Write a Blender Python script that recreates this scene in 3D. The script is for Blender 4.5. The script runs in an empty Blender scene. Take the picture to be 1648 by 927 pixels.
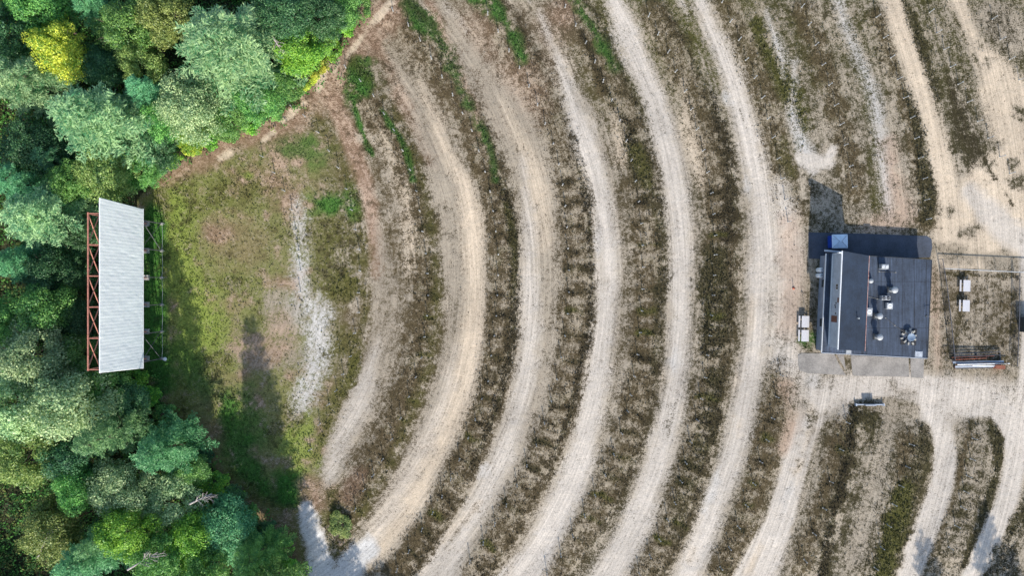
import bpy, math, random
import numpy as np
from mathutils import Vector, Matrix
random.seed(7)
rng = np.random.default_rng(7)
R = math.radians
C = bpy.context.scene.collection
scene = bpy.context.scene

# ------------------------------------------------------------------ camera
CAM_H = 110.0
cam_d = bpy.data.cameras.new('camera'); cam = bpy.data.objects.new('camera', cam_d); C.objects.link(cam)
cam.location = (0, 0, CAM_H); cam.rotation_euler = (0, 0, 0)
cam_d.sensor_width = 36.0; cam_d.lens = 36.0 * CAM_H / 164.8
cam_d.clip_start = 0.5; cam_d.clip_end = 3000
scene.camera = cam
# ------------------------------------------------------------------ light
KX, KY = -0.28, 1.85            # shadow of a 1 m post on level ground
SUN_TO = Vector((-KX, -KY, 1)).normalized()
world = bpy.data.worlds.new('World'); scene.world = world; world.use_nodes = True
wn = world.node_tree; bg = wn.nodes['Background']
sky = wn.nodes.new('ShaderNodeTexSky'); sky.sky_type = 'NISHITA'; sky.sun_disc = False
sky.sun_elevation = math.asin(SUN_TO.z); sky.sun_rotation = math.atan2(SUN_TO.x, SUN_TO.y)
wn.links.new(sky.outputs[0], bg.inputs[0]); bg.inputs[1].default_value = 0.15
sl = bpy.data.lights.new('sun', 'SUN'); sl.energy = 4.3; sl.angle = R(0.5); sl.color = (1.0, 0.93, 0.84)
so = bpy.data.objects.new('sun', sl); C.objects.link(so); so.location = (20, -60, 80)
so.rotation_euler = (-SUN_TO).to_track_quat('-Z', 'Y').to_euler()
vs = scene.view_settings
vs.view_transform = 'Standard'; vs.look = 'None'; vs.gamma = 1; vs.use_curve_mapping = False
vs.exposure = 0.74

# ------------------------------------------------------------------ helpers
def P(px, py, z=0.0):
    """photo pixel at height z -> world point"""
    s = CAM_H / (CAM_H - z)
    return Vector(((px - 824) / 10 / s, (463.5 - py) / 10 / s, z))

def tag(o, label=None, cat=None, group=None, kind=None):
    if label: o['label'] = label
    if cat: o['category'] = cat
    if group: o['group'] = group
    if kind: o['kind'] = kind
    return o

def empty(name, loc, rz=0.0):
    o = bpy.data.objects.new(name, None); C.objects.link(o)
    o.location = loc; o.rotation_euler = (0, 0, rz); o.empty_display_size = 0.3
    return o

class MB:
    def __init__(s): s.v = []; s.f = []
    def box(s, x0, y0, z0, x1, y1, z1, taper=0.0, M=None):
        b = len(s.v); t = taper
        pts = [(x0, y0, z0), (x1, y0, z0), (x1, y1, z0), (x0, y1, z0),
               (x0 + t, y0 + t, z1), (x1 - t, y0 + t, z1), (x1 - t, y1 - t, z1), (x0 + t, y1 - t, z1)]
        if M: pts = [tuple(M @ Vector(p)) for p in pts]
        s.v += pts
        s.f += [(b, b+3, b+2, b+1), (b+4, b+5, b+6, b+7), (b, b+1, b+5, b+4), (b+1, b+2, b+6, b+5), (b+2, b+3, b+7, b+6), (b+3, b, b+4, b+7)]
        return s
    def hexa(s, pts):
        b = len(s.v); s.v += [tuple(p) for p in pts]
        s.f += [(b, b+3, b+2, b+1), (b+4, b+5, b+6, b+7), (b, b+1, b+5, b+4), (b+1, b+2, b+6, b+5), (b+2, b+3, b+7, b+6), (b+3, b, b+4, b+7)]
        return s
    def tube(s, p0, p1, r0, r1=None, n=8, cap=True):
        r1 = r0 if r1 is None else r1
        p0 = Vector(p0); p1 = Vector(p1); d = (p1 - p0)
        if d.length < 1e-6: return s
        d.normalize(); a = Vector((0, 0, 1)) if abs(d.z) < .9 else Vector((1, 0, 0))
        u = d.cross(a).normalized(); w = d.cross(u)
        b = len(s.v)
        for p, r in ((p0, r0), (p1, r1)):
            for i in range(n):
                t = 2 * math.pi * (i + .5) / n
                s.v.append(tuple(p + (u * math.cos(t) + w * math.sin(t)) * r))
        for i in range(n):
            j = (i + 1) % n
            s.f.append((b+i, b+j, b+n+j, b+n+i))
        if cap: s.f += [tuple(range(b, b+n))[::-1], tuple(range(b+n, b+2*n))]
        return s
    def bar(s, p0, p1, w): return s.tube(p0, p1, w * .707, n=4)
    def lathe(s, c, prof, n=16):
        c = Vector(c); b = len(s.v)
        for (r, z) in prof:
            for i in range(n):
                t = 2 * math.pi * i / n
                s.v.append((c.x + r * math.cos(t), c.y + r * math.sin(t), c.z + z))
        for k in range(len(prof) - 1):
            for i in range(n):
                j = (i + 1) % n
                s.f.append((b+k*n+i, b+k*n+j, b+(k+1)*n+j, b+(k+1)*n+i))
        s.f += [tuple(range(b, b+n))[::-1], tuple(range(b+(len(prof)-1)*n, b+len(prof)*n))]
        return s
    def build(s, name, mat, parent=None, bevel=0.0, smooth=False):
        me = bpy.data.meshes.new(name); me.from_pydata(s.v, [], s.f); me.update()
        o = bpy.data.objects.new(name, me); C.objects.link(o)
        if mat: me.materials.append(mat)
        if parent: o.parent = parent
        if smooth: me.shade_smooth()
        if bevel:
            m = o.modifiers.new('bevel', 'BEVEL'); m.width = bevel; m.segments = 2; m.limit_method = 'ANGLE'
        return o

def quads_mesh(name, V, mat, col=None):
    """V: (n,4,3) array of loose quads -> mesh"""
    n = len(V); me = bpy.data.meshes.new(name)
    me.vertices.add(n * 4); me.vertices.foreach_set('co', V.reshape(-1).astype(np.float32))
    me.loops.add(n * 4); me.loops.foreach_set('vertex_index', np.arange(n * 4, dtype=np.int32))
    me.polygons.add(n); me.polygons.foreach_set('loop_start', np.arange(0, n * 4, 4, dtype=np.int32))
    if col is not None:
        a = me.attributes.new('tone', 'FLOAT_COLOR', 'POINT')
        a.data.foreach_set('color', np.repeat(np.c_[col, np.ones(n)], 4, axis=0).reshape(-1).astype(np.float32))
    me.update(calc_edges=True)
    if mat: me.materials.append(mat)
    return me

# ------------------------------------------------------------------ materials
def nmat(name):
    m = bpy.data.materials.new(name); m.use_nodes = True
    return m, m.node_tree.nodes, m.node_tree.links, m.node_tree.nodes['Principled BSDF']

def simple(name, col, rough=.7, var=.25, scale=2.0, metal=0.0, bump=.0, col2=None, stretch=(1, 1, 1), det=5):
    m, N, L, b = nmat(name)
    tc = N.new('ShaderNodeTexCoord'); mp = N.new('ShaderNodeMapping'); mp.inputs['Scale'].default_value = stretch
    L.new(tc.outputs['Object'], mp.inputs[0])
    n = N.new('ShaderNodeTexNoise'); n.inputs['Scale'].default_value = scale; n.inputs['Detail'].default_value = det; n.inputs['Roughness'].default_value = .7
    L.new(mp.outputs[0], n.inputs[0])
    r = N.new('ShaderNodeValToRGB'); r.color_ramp.elements[0].position = .32; r.color_ramp.elements[1].position = .68
    c2 = col2 or tuple(min(1, c * (1 + var)) for c in col)
    r.color_ramp.elements[0].color = (*[c * (1 - var) for c in col], 1); r.color_ramp.elements[1].color = (*c2, 1)
    L.new(n.outputs[0], r.inputs[0]); L.new(r.outputs[0], b.inputs['Base Color'])
    b.inputs['Roughness'].default_value = rough; b.inputs['Metallic'].default_value = metal
    if bump:
        bp = N.new('ShaderNodeBump'); bp.inputs['Strength'].default_value = bump; bp.inputs['Distance'].default_value = .05
        L.new(n.outputs[0], bp.inputs['Height']); L.new(bp.outputs[0], b.inputs['Normal'])
    return m

M = {}
M['white_metal'] = simple('painted_white_metal', (.62, .64, .66), .4, .12, 1.5)
M['galv'] = simple('galvanised_metal', (.33, .35, .37), .55, .25, 6, metal=.2)
M['dark_metal'] = simple('dark_metal', (.045, .05, .055), .5, .3, 5)
M['red_steel'] = simple('red_oxide_steel', (.42, .17, .12), .7, .35, 3)
M['grey_steel'] = simple('weathered_steel', (.09, .09, .10), .6, .35, 3)
M['concrete'] = simple('concrete', (.33, .32, .29), .9, .2, .9, bump=.2, det=8)
M['rust'] = simple('rusty_metal', (.20, .07, .04), .8, .4, 4)
M['orange'] = simple('faded_orange', (.38, .09, .04), .6, .3, 4)
M['blue'] = simple('blue_plastic', (.012, .05, .33), .45, .25, 2)
M['paleblue'] = simple('pale_tarp', (.55, .66, .78), .6, .12, 2)
M['siding'] = simple('grey_siding', (.34, .38, .44), .75, .15, 1.2, bump=.1)
M['wall'] = simple('building_wall', (.20, .22, .27), .8, .2, 1.0)
M['white_trim'] = simple('white_trim', (.66, .68, .70), .6, .1, 3)
M['redtrim'] = simple('red_trim', (.40, .12, .09), .6, .3, 2, col2=(.55, .42, .38))
M['black'] = simple('black_rubber', (.014, .015, .018), .7, .3, 5)
M['brown'] = simple('brown_panel', (.12, .045, .03), .7, .3, 3)
M['glass'] = simple('window_glass', (.03, .04, .05), .1, .2, 2)
M['table'] = simple('grey_white_planks', (.50, .50, .52), .75, .18, 3, stretch=(8, .6, 1))
M['blue_grey_steel'] = simple('blue_grey_beam', (.22, .27, .34), .5, .3, 2, stretch=(.5, 4, 4))  # blue grey is the beam's own colour
M['bark'] = simple('bark', (.10, .075, .055), .95, .4, 3, bump=.4, stretch=(3, 3, .6))
M['deadwood'] = simple('dead_wood', (.33, .30, .28), .95, .35, 3, bump=.3)

def roofing(name, col, seam=None, seam_w=.045, rough=.8, st=.9):
    m, N, L, b = nmat(name)
    tc = N.new('ShaderNodeTexCoord')
    n1 = N.new('ShaderNodeTexNoise'); n1.inputs['Scale'].default_value = .45; n1.inputs['Detail'].default_value = 7; n1.inputs['Roughness'].default_value = .65
    n2 = N.new('ShaderNodeTexNoise'); n2.inputs['Scale'].default_value = 6; n2.inputs['Detail'].default_value = 4
    mp = N.new('ShaderNodeMapping'); mp.inputs['Scale'].default_value = (2.2, .16, 1)
    n3 = N.new('ShaderNodeTexNoise'); n3.inputs['Scale'].default_value = 1.5; n3.inputs['Detail'].default_value = 3
    for n in (n1, n2): L.new(tc.outputs['Object'], n.inputs[0])
    L.new(tc.outputs['Object'], mp.inputs[0]); L.new(mp.outputs[0], n3.inputs[0])
    def mth(op, a, c):
        q = N.new('ShaderNodeMath'); q.operation = op
        for i, v in enumerate((a, c)):
            if isinstance(v, (int, float)): q.inputs[i].default_value = v
            else: L.new(v, q.inputs[i])
        return q.outputs[0]
    s = mth('ADD', mth('MULTIPLY', n1.outputs[0], 1.2), mth('MULTIPLY', n2.outputs[0], .7))
    s = mth('ADD', s, mth('MULTIPLY', n3.outputs[0], st)); s = mth('MULTIPLY', mth('SUBTRACT', s, .23 + st * .5), 1.5)
    s = mth('MAXIMUM', s, .25)
    if seam:
        sx = N.new('ShaderNodeSeparateXYZ'); L.new(tc.outputs['Object'], sx.inputs[0])
        w = mth('ABSOLUTE', mth('SUBTRACT', mth('FRACT', mth('DIVIDE', sx.outputs[0], seam), 0), .5), 0)
        line = mth('LESS_THAN', w, seam_w / seam)
        w2 = mth('ABSOLUTE', mth('SUBTRACT', mth('FRACT', mth('DIVIDE', sx.outputs[1], 7.3), 0), .5), 0)
        line = mth('MAXIMUM', line, mth('LESS_THAN', w2, .006))
        s = mth('MULTIPLY', s, mth('SUBTRACT', 1.0, mth('MULTIPLY', line, .55)))
    vm = N.new('ShaderNodeVectorMath'); vm.operation = 'SCALE'; vm.inputs[0].default_value = col; L.new(s, vm.inputs['Scale'])
    L.new(vm.outputs[0], b.inputs['Base Color']); b.inputs['Roughness'].default_value = rough
    bp = N.new('ShaderNodeBump'); bp.inputs['Strength'].default_value = .25; bp.inputs['Distance'].default_value = .04
    L.new(n2.outputs[0], bp.inputs['Height']); L.new(bp.outputs[0], b.inputs['Normal'])
    return m
M['flatroof'] = roofing('flat_roof_membrane', (.034, .048, .074), seam=1.9, st=1.3)
M['shingle'] = roofing('shingles', (.014, .025, .045), rough=.9, st=.3)
M['asphalt'] = roofing('asphalt', (.042, .052, .072), st=.2)
M['slab'] = roofing('concrete_slab', (.215, .20, .18), st=.15)

def leafmat(name, a, b_, trans=.35):
    """two leaf colours mixed per leaf and per region of the crown"""
    m, N, L, b = nmat(name)
    tc = N.new('ShaderNodeTexCoord'); ge = N.new('ShaderNodeNewGeometry'); oi = N.new('ShaderNodeObjectInfo')
    n = N.new('ShaderNodeTexNoise'); n.inputs['Scale'].default_value = .55; n.inputs['Detail'].default_value = 4; n.inputs['Roughness'].default_value = .7
    L.new(tc.outputs['Object'], n.inputs[0])
    ad = N.new('ShaderNodeMath'); ad.operation = 'MULTIPLY_ADD'; ad.inputs[1].default_value = .85
    L.new(ge.outputs['Random Per Island'], ad.inputs[0])
    s2 = N.new('ShaderNodeMath'); s2.operation = 'MULTIPLY_ADD'; s2.inputs[1].default_value = 2.4; s2.inputs[2].default_value = -1.15
    L.new(n.outputs[0], s2.inputs[0]); L.new(s2.outputs[0], ad.inputs[2]); ad.use_clamp = True
    mx = N.new('ShaderNodeMix'); mx.data_type = 'RGBA'; mx.inputs[6].default_value = (*a, 1); mx.inputs[7].default_value = (*b_, 1)
    L.new(ad.outputs[0], mx.inputs[0])
    hs = N.new('ShaderNodeHueSaturation')
    hv = N.new('ShaderNodeMath'); hv.operation = 'MULTIPLY_ADD'; hv.inputs[1].default_value = .03; hv.inputs[2].default_value = .475
    L.new(oi.outputs['Random'], hv.inputs[0]); L.new(hv.outputs[0], hs.inputs['Hue'])
    vv = N.new('ShaderNodeMath'); vv.operation = 'MULTIPLY_ADD'; vv.inputs[1].default_value = .35; vv.inputs[2].default_value = .82
    L.new(oi.outputs['Random'], vv.inputs[0]); L.new(vv.outputs[0], hs.inputs['Value'])
    L.new(mx.outputs[2], hs.inputs['Color'])
    L.new(hs.outputs[0], b.inputs['Base Color']); b.inputs['Roughness'].default_value = .5
    t = N.new('ShaderNodeBsdfTranslucent'); L.new(hs.outputs[0], t.inputs[0])
    ms = N.new('ShaderNodeMixShader'); ms.inputs[0].default_value = trans
    L.new(b.outputs[0], ms.inputs[1]); L.new(t.outputs[0], ms.inputs[2])
    L.new(ms.outputs[0], N['Material Output'].inputs[0])
    return m
LEAF = {
 'pine':   leafmat('pine_needles', (.045, .18, .075), (.28, .54, .20)),
 'palepine': leafmat('pale_pine_needles', (.08, .27, .13), (.52, .78, .37)),
 'mid':    leafmat('mid_green_leaves', (.035, .17, .045), (.25, .53, .12)),
 'dark':   leafmat('dark_leaves', (.018, .09, .045), (.12, .29, .11)),
 'bright': leafmat('bright_green_leaves', (.05, .25, .035), (.36, .68, .08)),
 'pale':   leafmat('pale_grey_green_leaves', (.12, .28, .12), (.62, .80, .40)),
 'olive':  leafmat('olive_leaves', (.08, .18, .045), (.38, .50, .14)),
 'yellow': leafmat('yellow_autumn_leaves', (.10, .27, .03), (.80, .82, .10)),
 'teal':   leafmat('teal_green_needles', (.035, .19, .085), (.24, .58, .27)),
}

# ------------------------------------------------------------------ ground painting (colours of gravel and plants; two field strips carry sunlight and tree shade)
STEP = .2
xi = np.arange(-100, 100.01, STEP); yi = np.arange(-66, 66.01, STEP)
def ext(a, far):
    o = []; s = 1.0; v = a[-1]
    while v < far: v += s; s *= 1.45; o.append(v)
    o = np.array(o); return np.concatenate([-o[::-1], a, o])
xs = ext(xi, 900); ys = ext(yi, 900)
X, Y = np.meshgrid(xs, ys); PX = X * 10 + 824; PY = 463.5 - Y * 10
def vnoise(scale_px, seed, oct=3):
    """smooth value noise on the pixel lattice, -1..1"""
    out = np.zeros_like(PX); amp = 1; tot = 0
    for o in range(oct):
        r = np.random.default_rng(seed + o * 17); G = r.uniform(-1, 1, (512, 512)); sc = scale_px / 2 ** o
        u = PX / sc + 37.3; v = PY / sc + 11.7
        iu = np.floor(u).astype(int); iv = np.floor(v).astype(int); fu = u - iu; fv = v - iv
        fu = fu * fu * (3 - 2 * fu); fv = fv * fv * (3 - 2 * fv)
        a = G[iv % 512, iu % 512]; b = G[iv % 512, (iu + 1) % 512]; c = G[(iv + 1) % 512, iu % 512]; d = G[(iv + 1) % 512, (iu + 1) % 512]
        out += amp * ((a * (1 - fu) + b * fu) * (1 - fv) + (c * (1 - fu) + d * fu) * fv); tot += amp; amp *= .55
    return out / tot * 1.6
nA = vnoise(60, 1); nB = vnoise(18, 2); nC = vnoise(7, 3, 2); nD = vnoise(160, 4, 2)
PAL = {'W': (.43, .385, .33), 'S': (.475, .39, .29), 'G': (.27, .23, .176), 'B': (.47, .455, .43), 'P': (.34, .245, .18),
       'Z': (.225, .188, .135)}
VEG = {'b': (.098, .074, .038), 'd': (.042, .034, .017), 'g': (.045, .145, .022), 'p': (.215, .138, .09), 'o': (.085, .085, .021),
       'y': (.20, .26, .05), 'k': (.058, .051, .022), 'f': (.035, .04, .018), 'u': (.145, .108, .066), 'm': (.165, .165, .060)}
cov = np.full(PX.shape, .42); pale = np.zeros(PX.shape + (3,)); veg = np.zeros(PX.shape + (3,)); hgt = np.zeros_like(PX); lush = np.zeros_like(PX)
pale[:] = PAL['G']; veg[:] = VEG['b']
def apply(a, c=None, p=None, v=None, l=None):
    global cov
    a = np.clip(a, 0, 1)
    return a
def dist_poly(pts, W):
    """signed edge distance (px) to a polyline whose width varies; W list of half widths"""
    pts = np.array(pts, float); W = np.array(W, float) if hasattr(W, '__len__') else np.full(len(pts), float(W))
    m = W.max() + 40
    xm, xM = pts[:, 0].min() - m, pts[:, 0].max() + m; ym, yM = pts[:, 1].min() - m, pts[:, 1].max() + m
    cx = np.where((PX[0] >= xm) & (PX[0] <= xM))[0]; cy = np.where((PY[:, 0] >= ym) & (PY[:, 0] <= yM))[0]
    if not len(cx) or not len(cy): return None, None
    sl_ = (slice(cy[0], cy[-1] + 1), slice(cx[0], cx[-1] + 1))
    qx, qy = PX[sl_], PY[sl_]; best = np.full(qx.shape, 1e9)
    for i in range(len(pts) - 1):
        a, b = pts[i], pts[i + 1]; d = b - a; L2 = d @ d + 1e-9
        t = np.clip(((qx - a[0]) * d[0] + (qy - a[1]) * d[1]) / L2, 0, 1)
        e = np.hypot(qx - a[0] - t * d[0], qy - a[1] - t * d[1]) - (W[i] * (1 - t) + W[i + 1] * t)
        np.minimum(best, e, out=best)
    return sl_, best
def catmull(pts, n=5):
    pts = [np.array(p, float) for p in pts]
    if len(pts) < 3: return pts
    P_ = [2 * pts[0] - pts[1]] + pts + [2 * pts[-1] - pts[-2]]; out = []
    for i in range(1, len(P_) - 2):
        for k in range(n):
            t = k / n; a, b, c, d = P_[i - 1], P_[i], P_[i + 1], P_[i + 2]
            out.append(.5 * ((2 * b) + (-a + c) * t + (2 * a - 5 * b + 4 * c - d) * t * t + (-a + 3 * b - 3 * c + d) * t ** 3))
    out.append(pts[-1]); return out
def paint(sl_, a, c=None, p=None, v=None, h=0, l=None):
    a = np.clip(a, 0, 1)
    if c is not None: cov[sl_] += (c - cov[sl_]) * a
    if p: pale[sl_] += (np.array(PAL[p]) - pale[sl_]) * a[..., None]
    if v: veg[sl_] += (np.array(VEG[v]) - veg[sl_]) * a[..., None]
    if l is not None: lush[sl_] += (l - lush[sl_]) * a
    if h: hgt[sl_] += h * a
def stroke(pts, w, soft=8, wob=5, al=1.0, **k):
    """pts: (x, y) or (x, y, halfwidth)"""
    if len(pts[0]) == 2: pts = [(x, y, w) for x, y in pts]
    q = catmull(pts); sl_, e = dist_poly([(a[0], a[1]) for a in q], [max(a[2], .5) for a in q])
    if sl_ is None: return
    e = e + wob * (nB[sl_] * .7 + nC[sl_] * .3)
    paint(sl_, al * np.clip(.5 - e / soft, 0, 1), **k)
def edges(lst, soft=20, wob=7, al=1.0, **k):
    """list of (y, xleft, xright) as read from the photograph"""
    # the track runs out thinly at an end that lies inside the picture
    q = [((a + b) / 2, y, (b - a) / 2 * .9) for y, a, b in lst]
    if q[0][1] > 5:
        dx_, dy_ = q[0][0] - q[1][0], q[0][1] - q[1][1]; l_ = math.hypot(dx_, dy_); q = [(q[0][0] + dx_ / l_ * 45, q[0][1] + dy_ / l_ * 45, .5)] + q; q[1] = (*q[1][:2], q[1][2] * .6)
    if q[-1][1] < 915:
        dx_, dy_ = q[-1][0] - q[-2][0], q[-1][1] - q[-2][1]; l_ = math.hypot(dx_, dy_); q = q + [(q[-1][0] + dx_ / l_ * 22, q[-1][1] + dy_ / l_ * 22, .5)]
    stroke(q, 0, soft, wob, al, **k)
def blob(x, y, rx, ry=None, soft=10, wob=8, al=1.0, **k):
    ry = ry or rx; e = (np.hypot((PX - x) / rx, (PY - y) / ry) - 1) * min(rx, ry)
    e = e + wob * (nB * .7 + nC * .3); sl_ = (slice(None), slice(None))
    paint(sl_, al * np.clip(.5 - e / soft, 0, 1), **k)
ALL = (slice(None), slice(None))
dx, dy = PX - 195, PY - 455; rad = np.hypot(dx, dy)

# overall zones
paint(ALL, np.clip((rad - 430) / 60, 0, 1) * .75, c=.55, p='G', v='b')
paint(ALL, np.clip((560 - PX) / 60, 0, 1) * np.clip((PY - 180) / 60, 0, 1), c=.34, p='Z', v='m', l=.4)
paint(ALL, np.clip((470 - PX) / 120, 0, 1) * np.clip((PY - 230) / 60, 0, 1) * .6 * np.clip(nB * .8 + nA * .5 + .55, 0, 1), c=.14, v='y', l=.6)
paint(ALL, np.clip((rad - 760) / 120, 0, 1) * .7, c=.5, p='G', v='k')
paint(ALL, np.clip((600 - PX) / 60, 0, 1) * .75 * np.clip(nA * 1.2 + .2 + nB * .5, 0, 1), v='o', c=.18, l=.6)
paint(ALL, np.clip((560 - PX) / 60, 0, 1) * .8 * np.clip(-nA * 1.4 - .1 + nB * .6, 0, 1), v='p', c=.5, p='P')
paint(ALL, np.clip((260 - PY) / 220, 0, 1) * np.clip((1000 - PX) / 200, 0, 1) * .85, c=.5, p='Z', v='u')
paint(ALL, np.clip((240 - PY) / 160, 0, 1) * np.clip((PX - 900) / 80, 0, 1) * .95, c=.36, p='Z', v='o', l=.4)
paint(ALL, np.clip((rad - 1080) / 60, 0, 1) * np.clip((330 - PY) / 60, 0, 1) * .6, c=.55, p='G', v='k')
# the rows (banks with posts): outer dark edge + body
ROWS = {
 'first': [(423,252),(442,278),(458,307),(470,338),(476,370),(481,403),(484,435),(484,470)],
 'second': [(446,175),(470,172),(491,187),(513,213),(530,243),(545,270),(558,304),(567,338),(573,370),(579,402),(580,436),(578,471),(578,503),(572,536),(565,573),(553,602),(542,628),(530,650),(515,682),(501,723)],
 'third': [(557,109),(581,131),(602,155),(619,184),(635,210),(649,243),(661,274),(671,308),(676,340),(681,373),(686,408),(689,440),(690,475),(688,508),(684,542),(679,575),(670,606),(659,638),(646,672),(632,706),(617,738),(602,764),(588,787),(573,818)],
 'fourth': [(633,18),(658,42),(677,66),(695,95),(712,125),(729,154),(745,183),(760,211),(771,244),(781,277),(789,309),(794,340),(798,373),(802,410),(802,443),(801,475),(799,508),(796,540),(791,572),(786,613),(776,641),(765,674),(754,704),(740,738),(726,770),(712,797),(697,824),(680,850),(659,885),(640,915)],
 'fifth': [(770,-4),(785,24),(802,52),(819,83),(836,110),(851,140),(865,170),(877,200),(890,232),(899,265),(905,298),(909,332),(912,366),(914,400),(915,435),(915,470),(913,505),(909,540),(903,575),(896,610),(887,645),(876,680),(863,715),(848,748),(832,780),(815,811),(797,842),(778,872),(757,902),(738,930)],
 'sixth': [(909,12),(926,42),(942,70),(957,101),(970,132),(984,163),(997,195),(1007,228),(1015,259),(1022,292),(1027,325),(1031,360),(1033,395),(1034,430),(1033,465),(1032,500),(1029,535),(1025,570),(1020,605),(1014,635),(1009,661),(999,696),(987,730),(973,763),(957,796),(940,828),(921,860),(902,891),(880,922)],
 'seventh': [(1043,27),(1058,56),(1074,85),(1086,116),(1101,148),(1111,177),(1120,209),(1130,243),(1137,278),(1143,311),(1147,345),(1149,379),(1149,410),(1148,443),(1146,475),(1143,507),(1141,540),(1137,571),(1133,607),(1127,641),(1120,675),(1110,710),(1102,743),(1094,773),(1085,808),(1073,835),(1060,867),(1045,893),(1028,922)],
 'eighth': [(1161,4),(1174,36),(1188,65),(1199,97),(1213,126),(1225,158),(1234,192),(1242,222),(1250,256),(1256,288),(1262,322),(1267,357)],
 'lower eighth': [(1255,603),(1248,638),(1241,672),(1232,707),(1222,742),(1211,777),(1199,812),(1186,846),(1172,880),(1158,912)],
 'ninth': [(1289,12),(1300,41),(1311,73),(1322,105),(1333,137),(1342,170),(1351,201),(1358,234),(1366,268),(1371,301)],
 'lower ninth': [(1361,679),(1350,722),(1334,774),(1323,817),(1307,857),(1293,900)],
 'tenth': [(1409,28),(1421,61),(1432,93),(1443,128),(1453,158),(1464,190),(1471,223),(1477,255),(1484,288),(1487,322),(1490,353)],
 'lower tenth': [(1462,714),(1456,750),(1445,780),(1434,810),(1425,843),(1415,879),(1405,912)],
 'eleventh': [(1496,19),(1508,52),(1519,79),(1530,107),(1542,135),(1557,164),(1573,195),(1590,222),(1609,252),(1625,279)],
 'island': [(1563,705),(1560,738),(1554,765),(1550,790),(1545,815),(1535,845),(1525,880)],
 'twelfth': [(1597,30),(1610,63),(1625,95),(1640,128)],
}
def off(pts, d, w):
    """polyline shifted outward from the centre of the arcs by d px"""
    o = []
    for x, y in pts:
        v = np.array((x - 195, y - 455.)); v /= np.linalg.norm(v); o.append((x + v[0] * d, y + v[1] * d, w))
    return o
def clipy(pts, y0, y1): return [p for p in pts if y0 <= p[1] <= y1]
for k in ('third', 'fourth', 'fifth', 'sixth', 'seventh', 'eighth', 'lower eighth', 'tenth', 'lower tenth', 'lower ninth', 'island', 'ninth'):
    p = ROWS[k]; w = {'third': 20, 'fourth': 24, 'ninth': 18, 'tenth': 15, 'island': 24, 'lower tenth': 26}.get(k, 24)
    cc_ = .40 if k in ('fifth', 'sixth', 'seventh') else .29
    stroke(off(p, {'third': -8, 'fourth': 6, 'fifth': 14, 'sixth': 10, 'seventh': 12}.get(k, 4), w), w, 14, 8, .85, c=cc_ - .02, p='Z', v='b', h=.32, l=.5)
# dark olive outer edges of rows
stroke([(792,275,4),(812,310,7),(822,345,9),(828,390,9),(830,440,9),(829,500,8),(824,560,7),(812,610,6),(797,660,5),(780,705,4),(760,745,3)], 8, 8, 3, .9, c=.12, v='d', l=1)
stroke([(815,330,5),(826,380,6),(828,440,5),(826,480,4)], 5, 8, 3, .6, c=.05, v='o', l=1)
stroke([(924,230,7),(937,270,10),(944,310,9),(948,350,6),(951,420,4),(952,470,5),(950,520,6),(942,560,5),(932,600,4),(921,650,4),(905,700,4),(890,735,3)], 6, 7, 3, .85, c=.15, v='d', l=1)
stroke([(1020,230,20),(1030,270,22),(1045,310,16),(1062,360,9),(1066,410,8),(1064,470,8),(1060,530,7),(1050,600,6)], 9, 9, 6, .75, c=.22, v='k', l=.8)
stroke([(1022,240,12),(1034,270,14),(1044,300,8)], 9, 9, 6, .6, c=.12, v='o', l=1)
stroke([(1150,160,8),(1160,200,9),(1172,240,9),(1176,290,10),(1174,340,12),(1168,380,12)], 9, 9, 6, .75, c=.18, v='d', l=.9)
stroke([(1152,410,18),(1150,450,24),(1152,500,26),(1150,540,24),(1143,560,20)], 9, 8, 8, .85, c=.16, v='k', l=.9)
stroke([(1152,600,14),(1146,650,16),(1136,690,20),(1128,720,18)], 9, 9, 9, .8, c=.18, v='k', l=.9)
stroke([(1120,740,16),(1100,800,16),(1085,860,13)], 9, 12, 9, .6, c=.28, v='k', l=.6)
stroke([(935,50,4),(965,120,5),(990,170,6),(1010,200,7),(1018,225,8)], 5, 8, 3, .75, c=.1, v='d', l=1)
stroke([(845,160,8),(870,190,8),(880,150,6)], 8, 14, 6, .35, c=.3, v='d')
stroke([(1215,40,10),(1240,90,13),(1262,130,17),(1280,170,17),(1290,205,13),(1288,240,10)], 10, 14, 8, .85, c=.12, v='o', l=1)
stroke([(1258,230,12),(1268,280,12)], 10, 14, 8, .5, c=.2, v='o', l=.7)
stroke([(1466,150,12),(1480,200,14),(1488,260,14),(1492,320,14),(1491,350,12)], 12, 8, 4, .9, c=.14, v='k', l=.9)
stroke([(1455,0,6),(1470,40,9),(1485,80,11),(1500,130,9),(1510,160,6)], 8, 9, 4, .85, c=.12, v='k', l=.9)
stroke([(1535,130,8),(1548,190,16),(1560,240,16),(1572,270,10)], 8, 12, 6, .75, c=.2, v='d')
stroke([(1392,120,10),(1400,170,10),(1412,220,12),(1415,290,14),(1410,330,12)], 8, 14, 8, .5, c=.25, v='o', l=.6)
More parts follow.
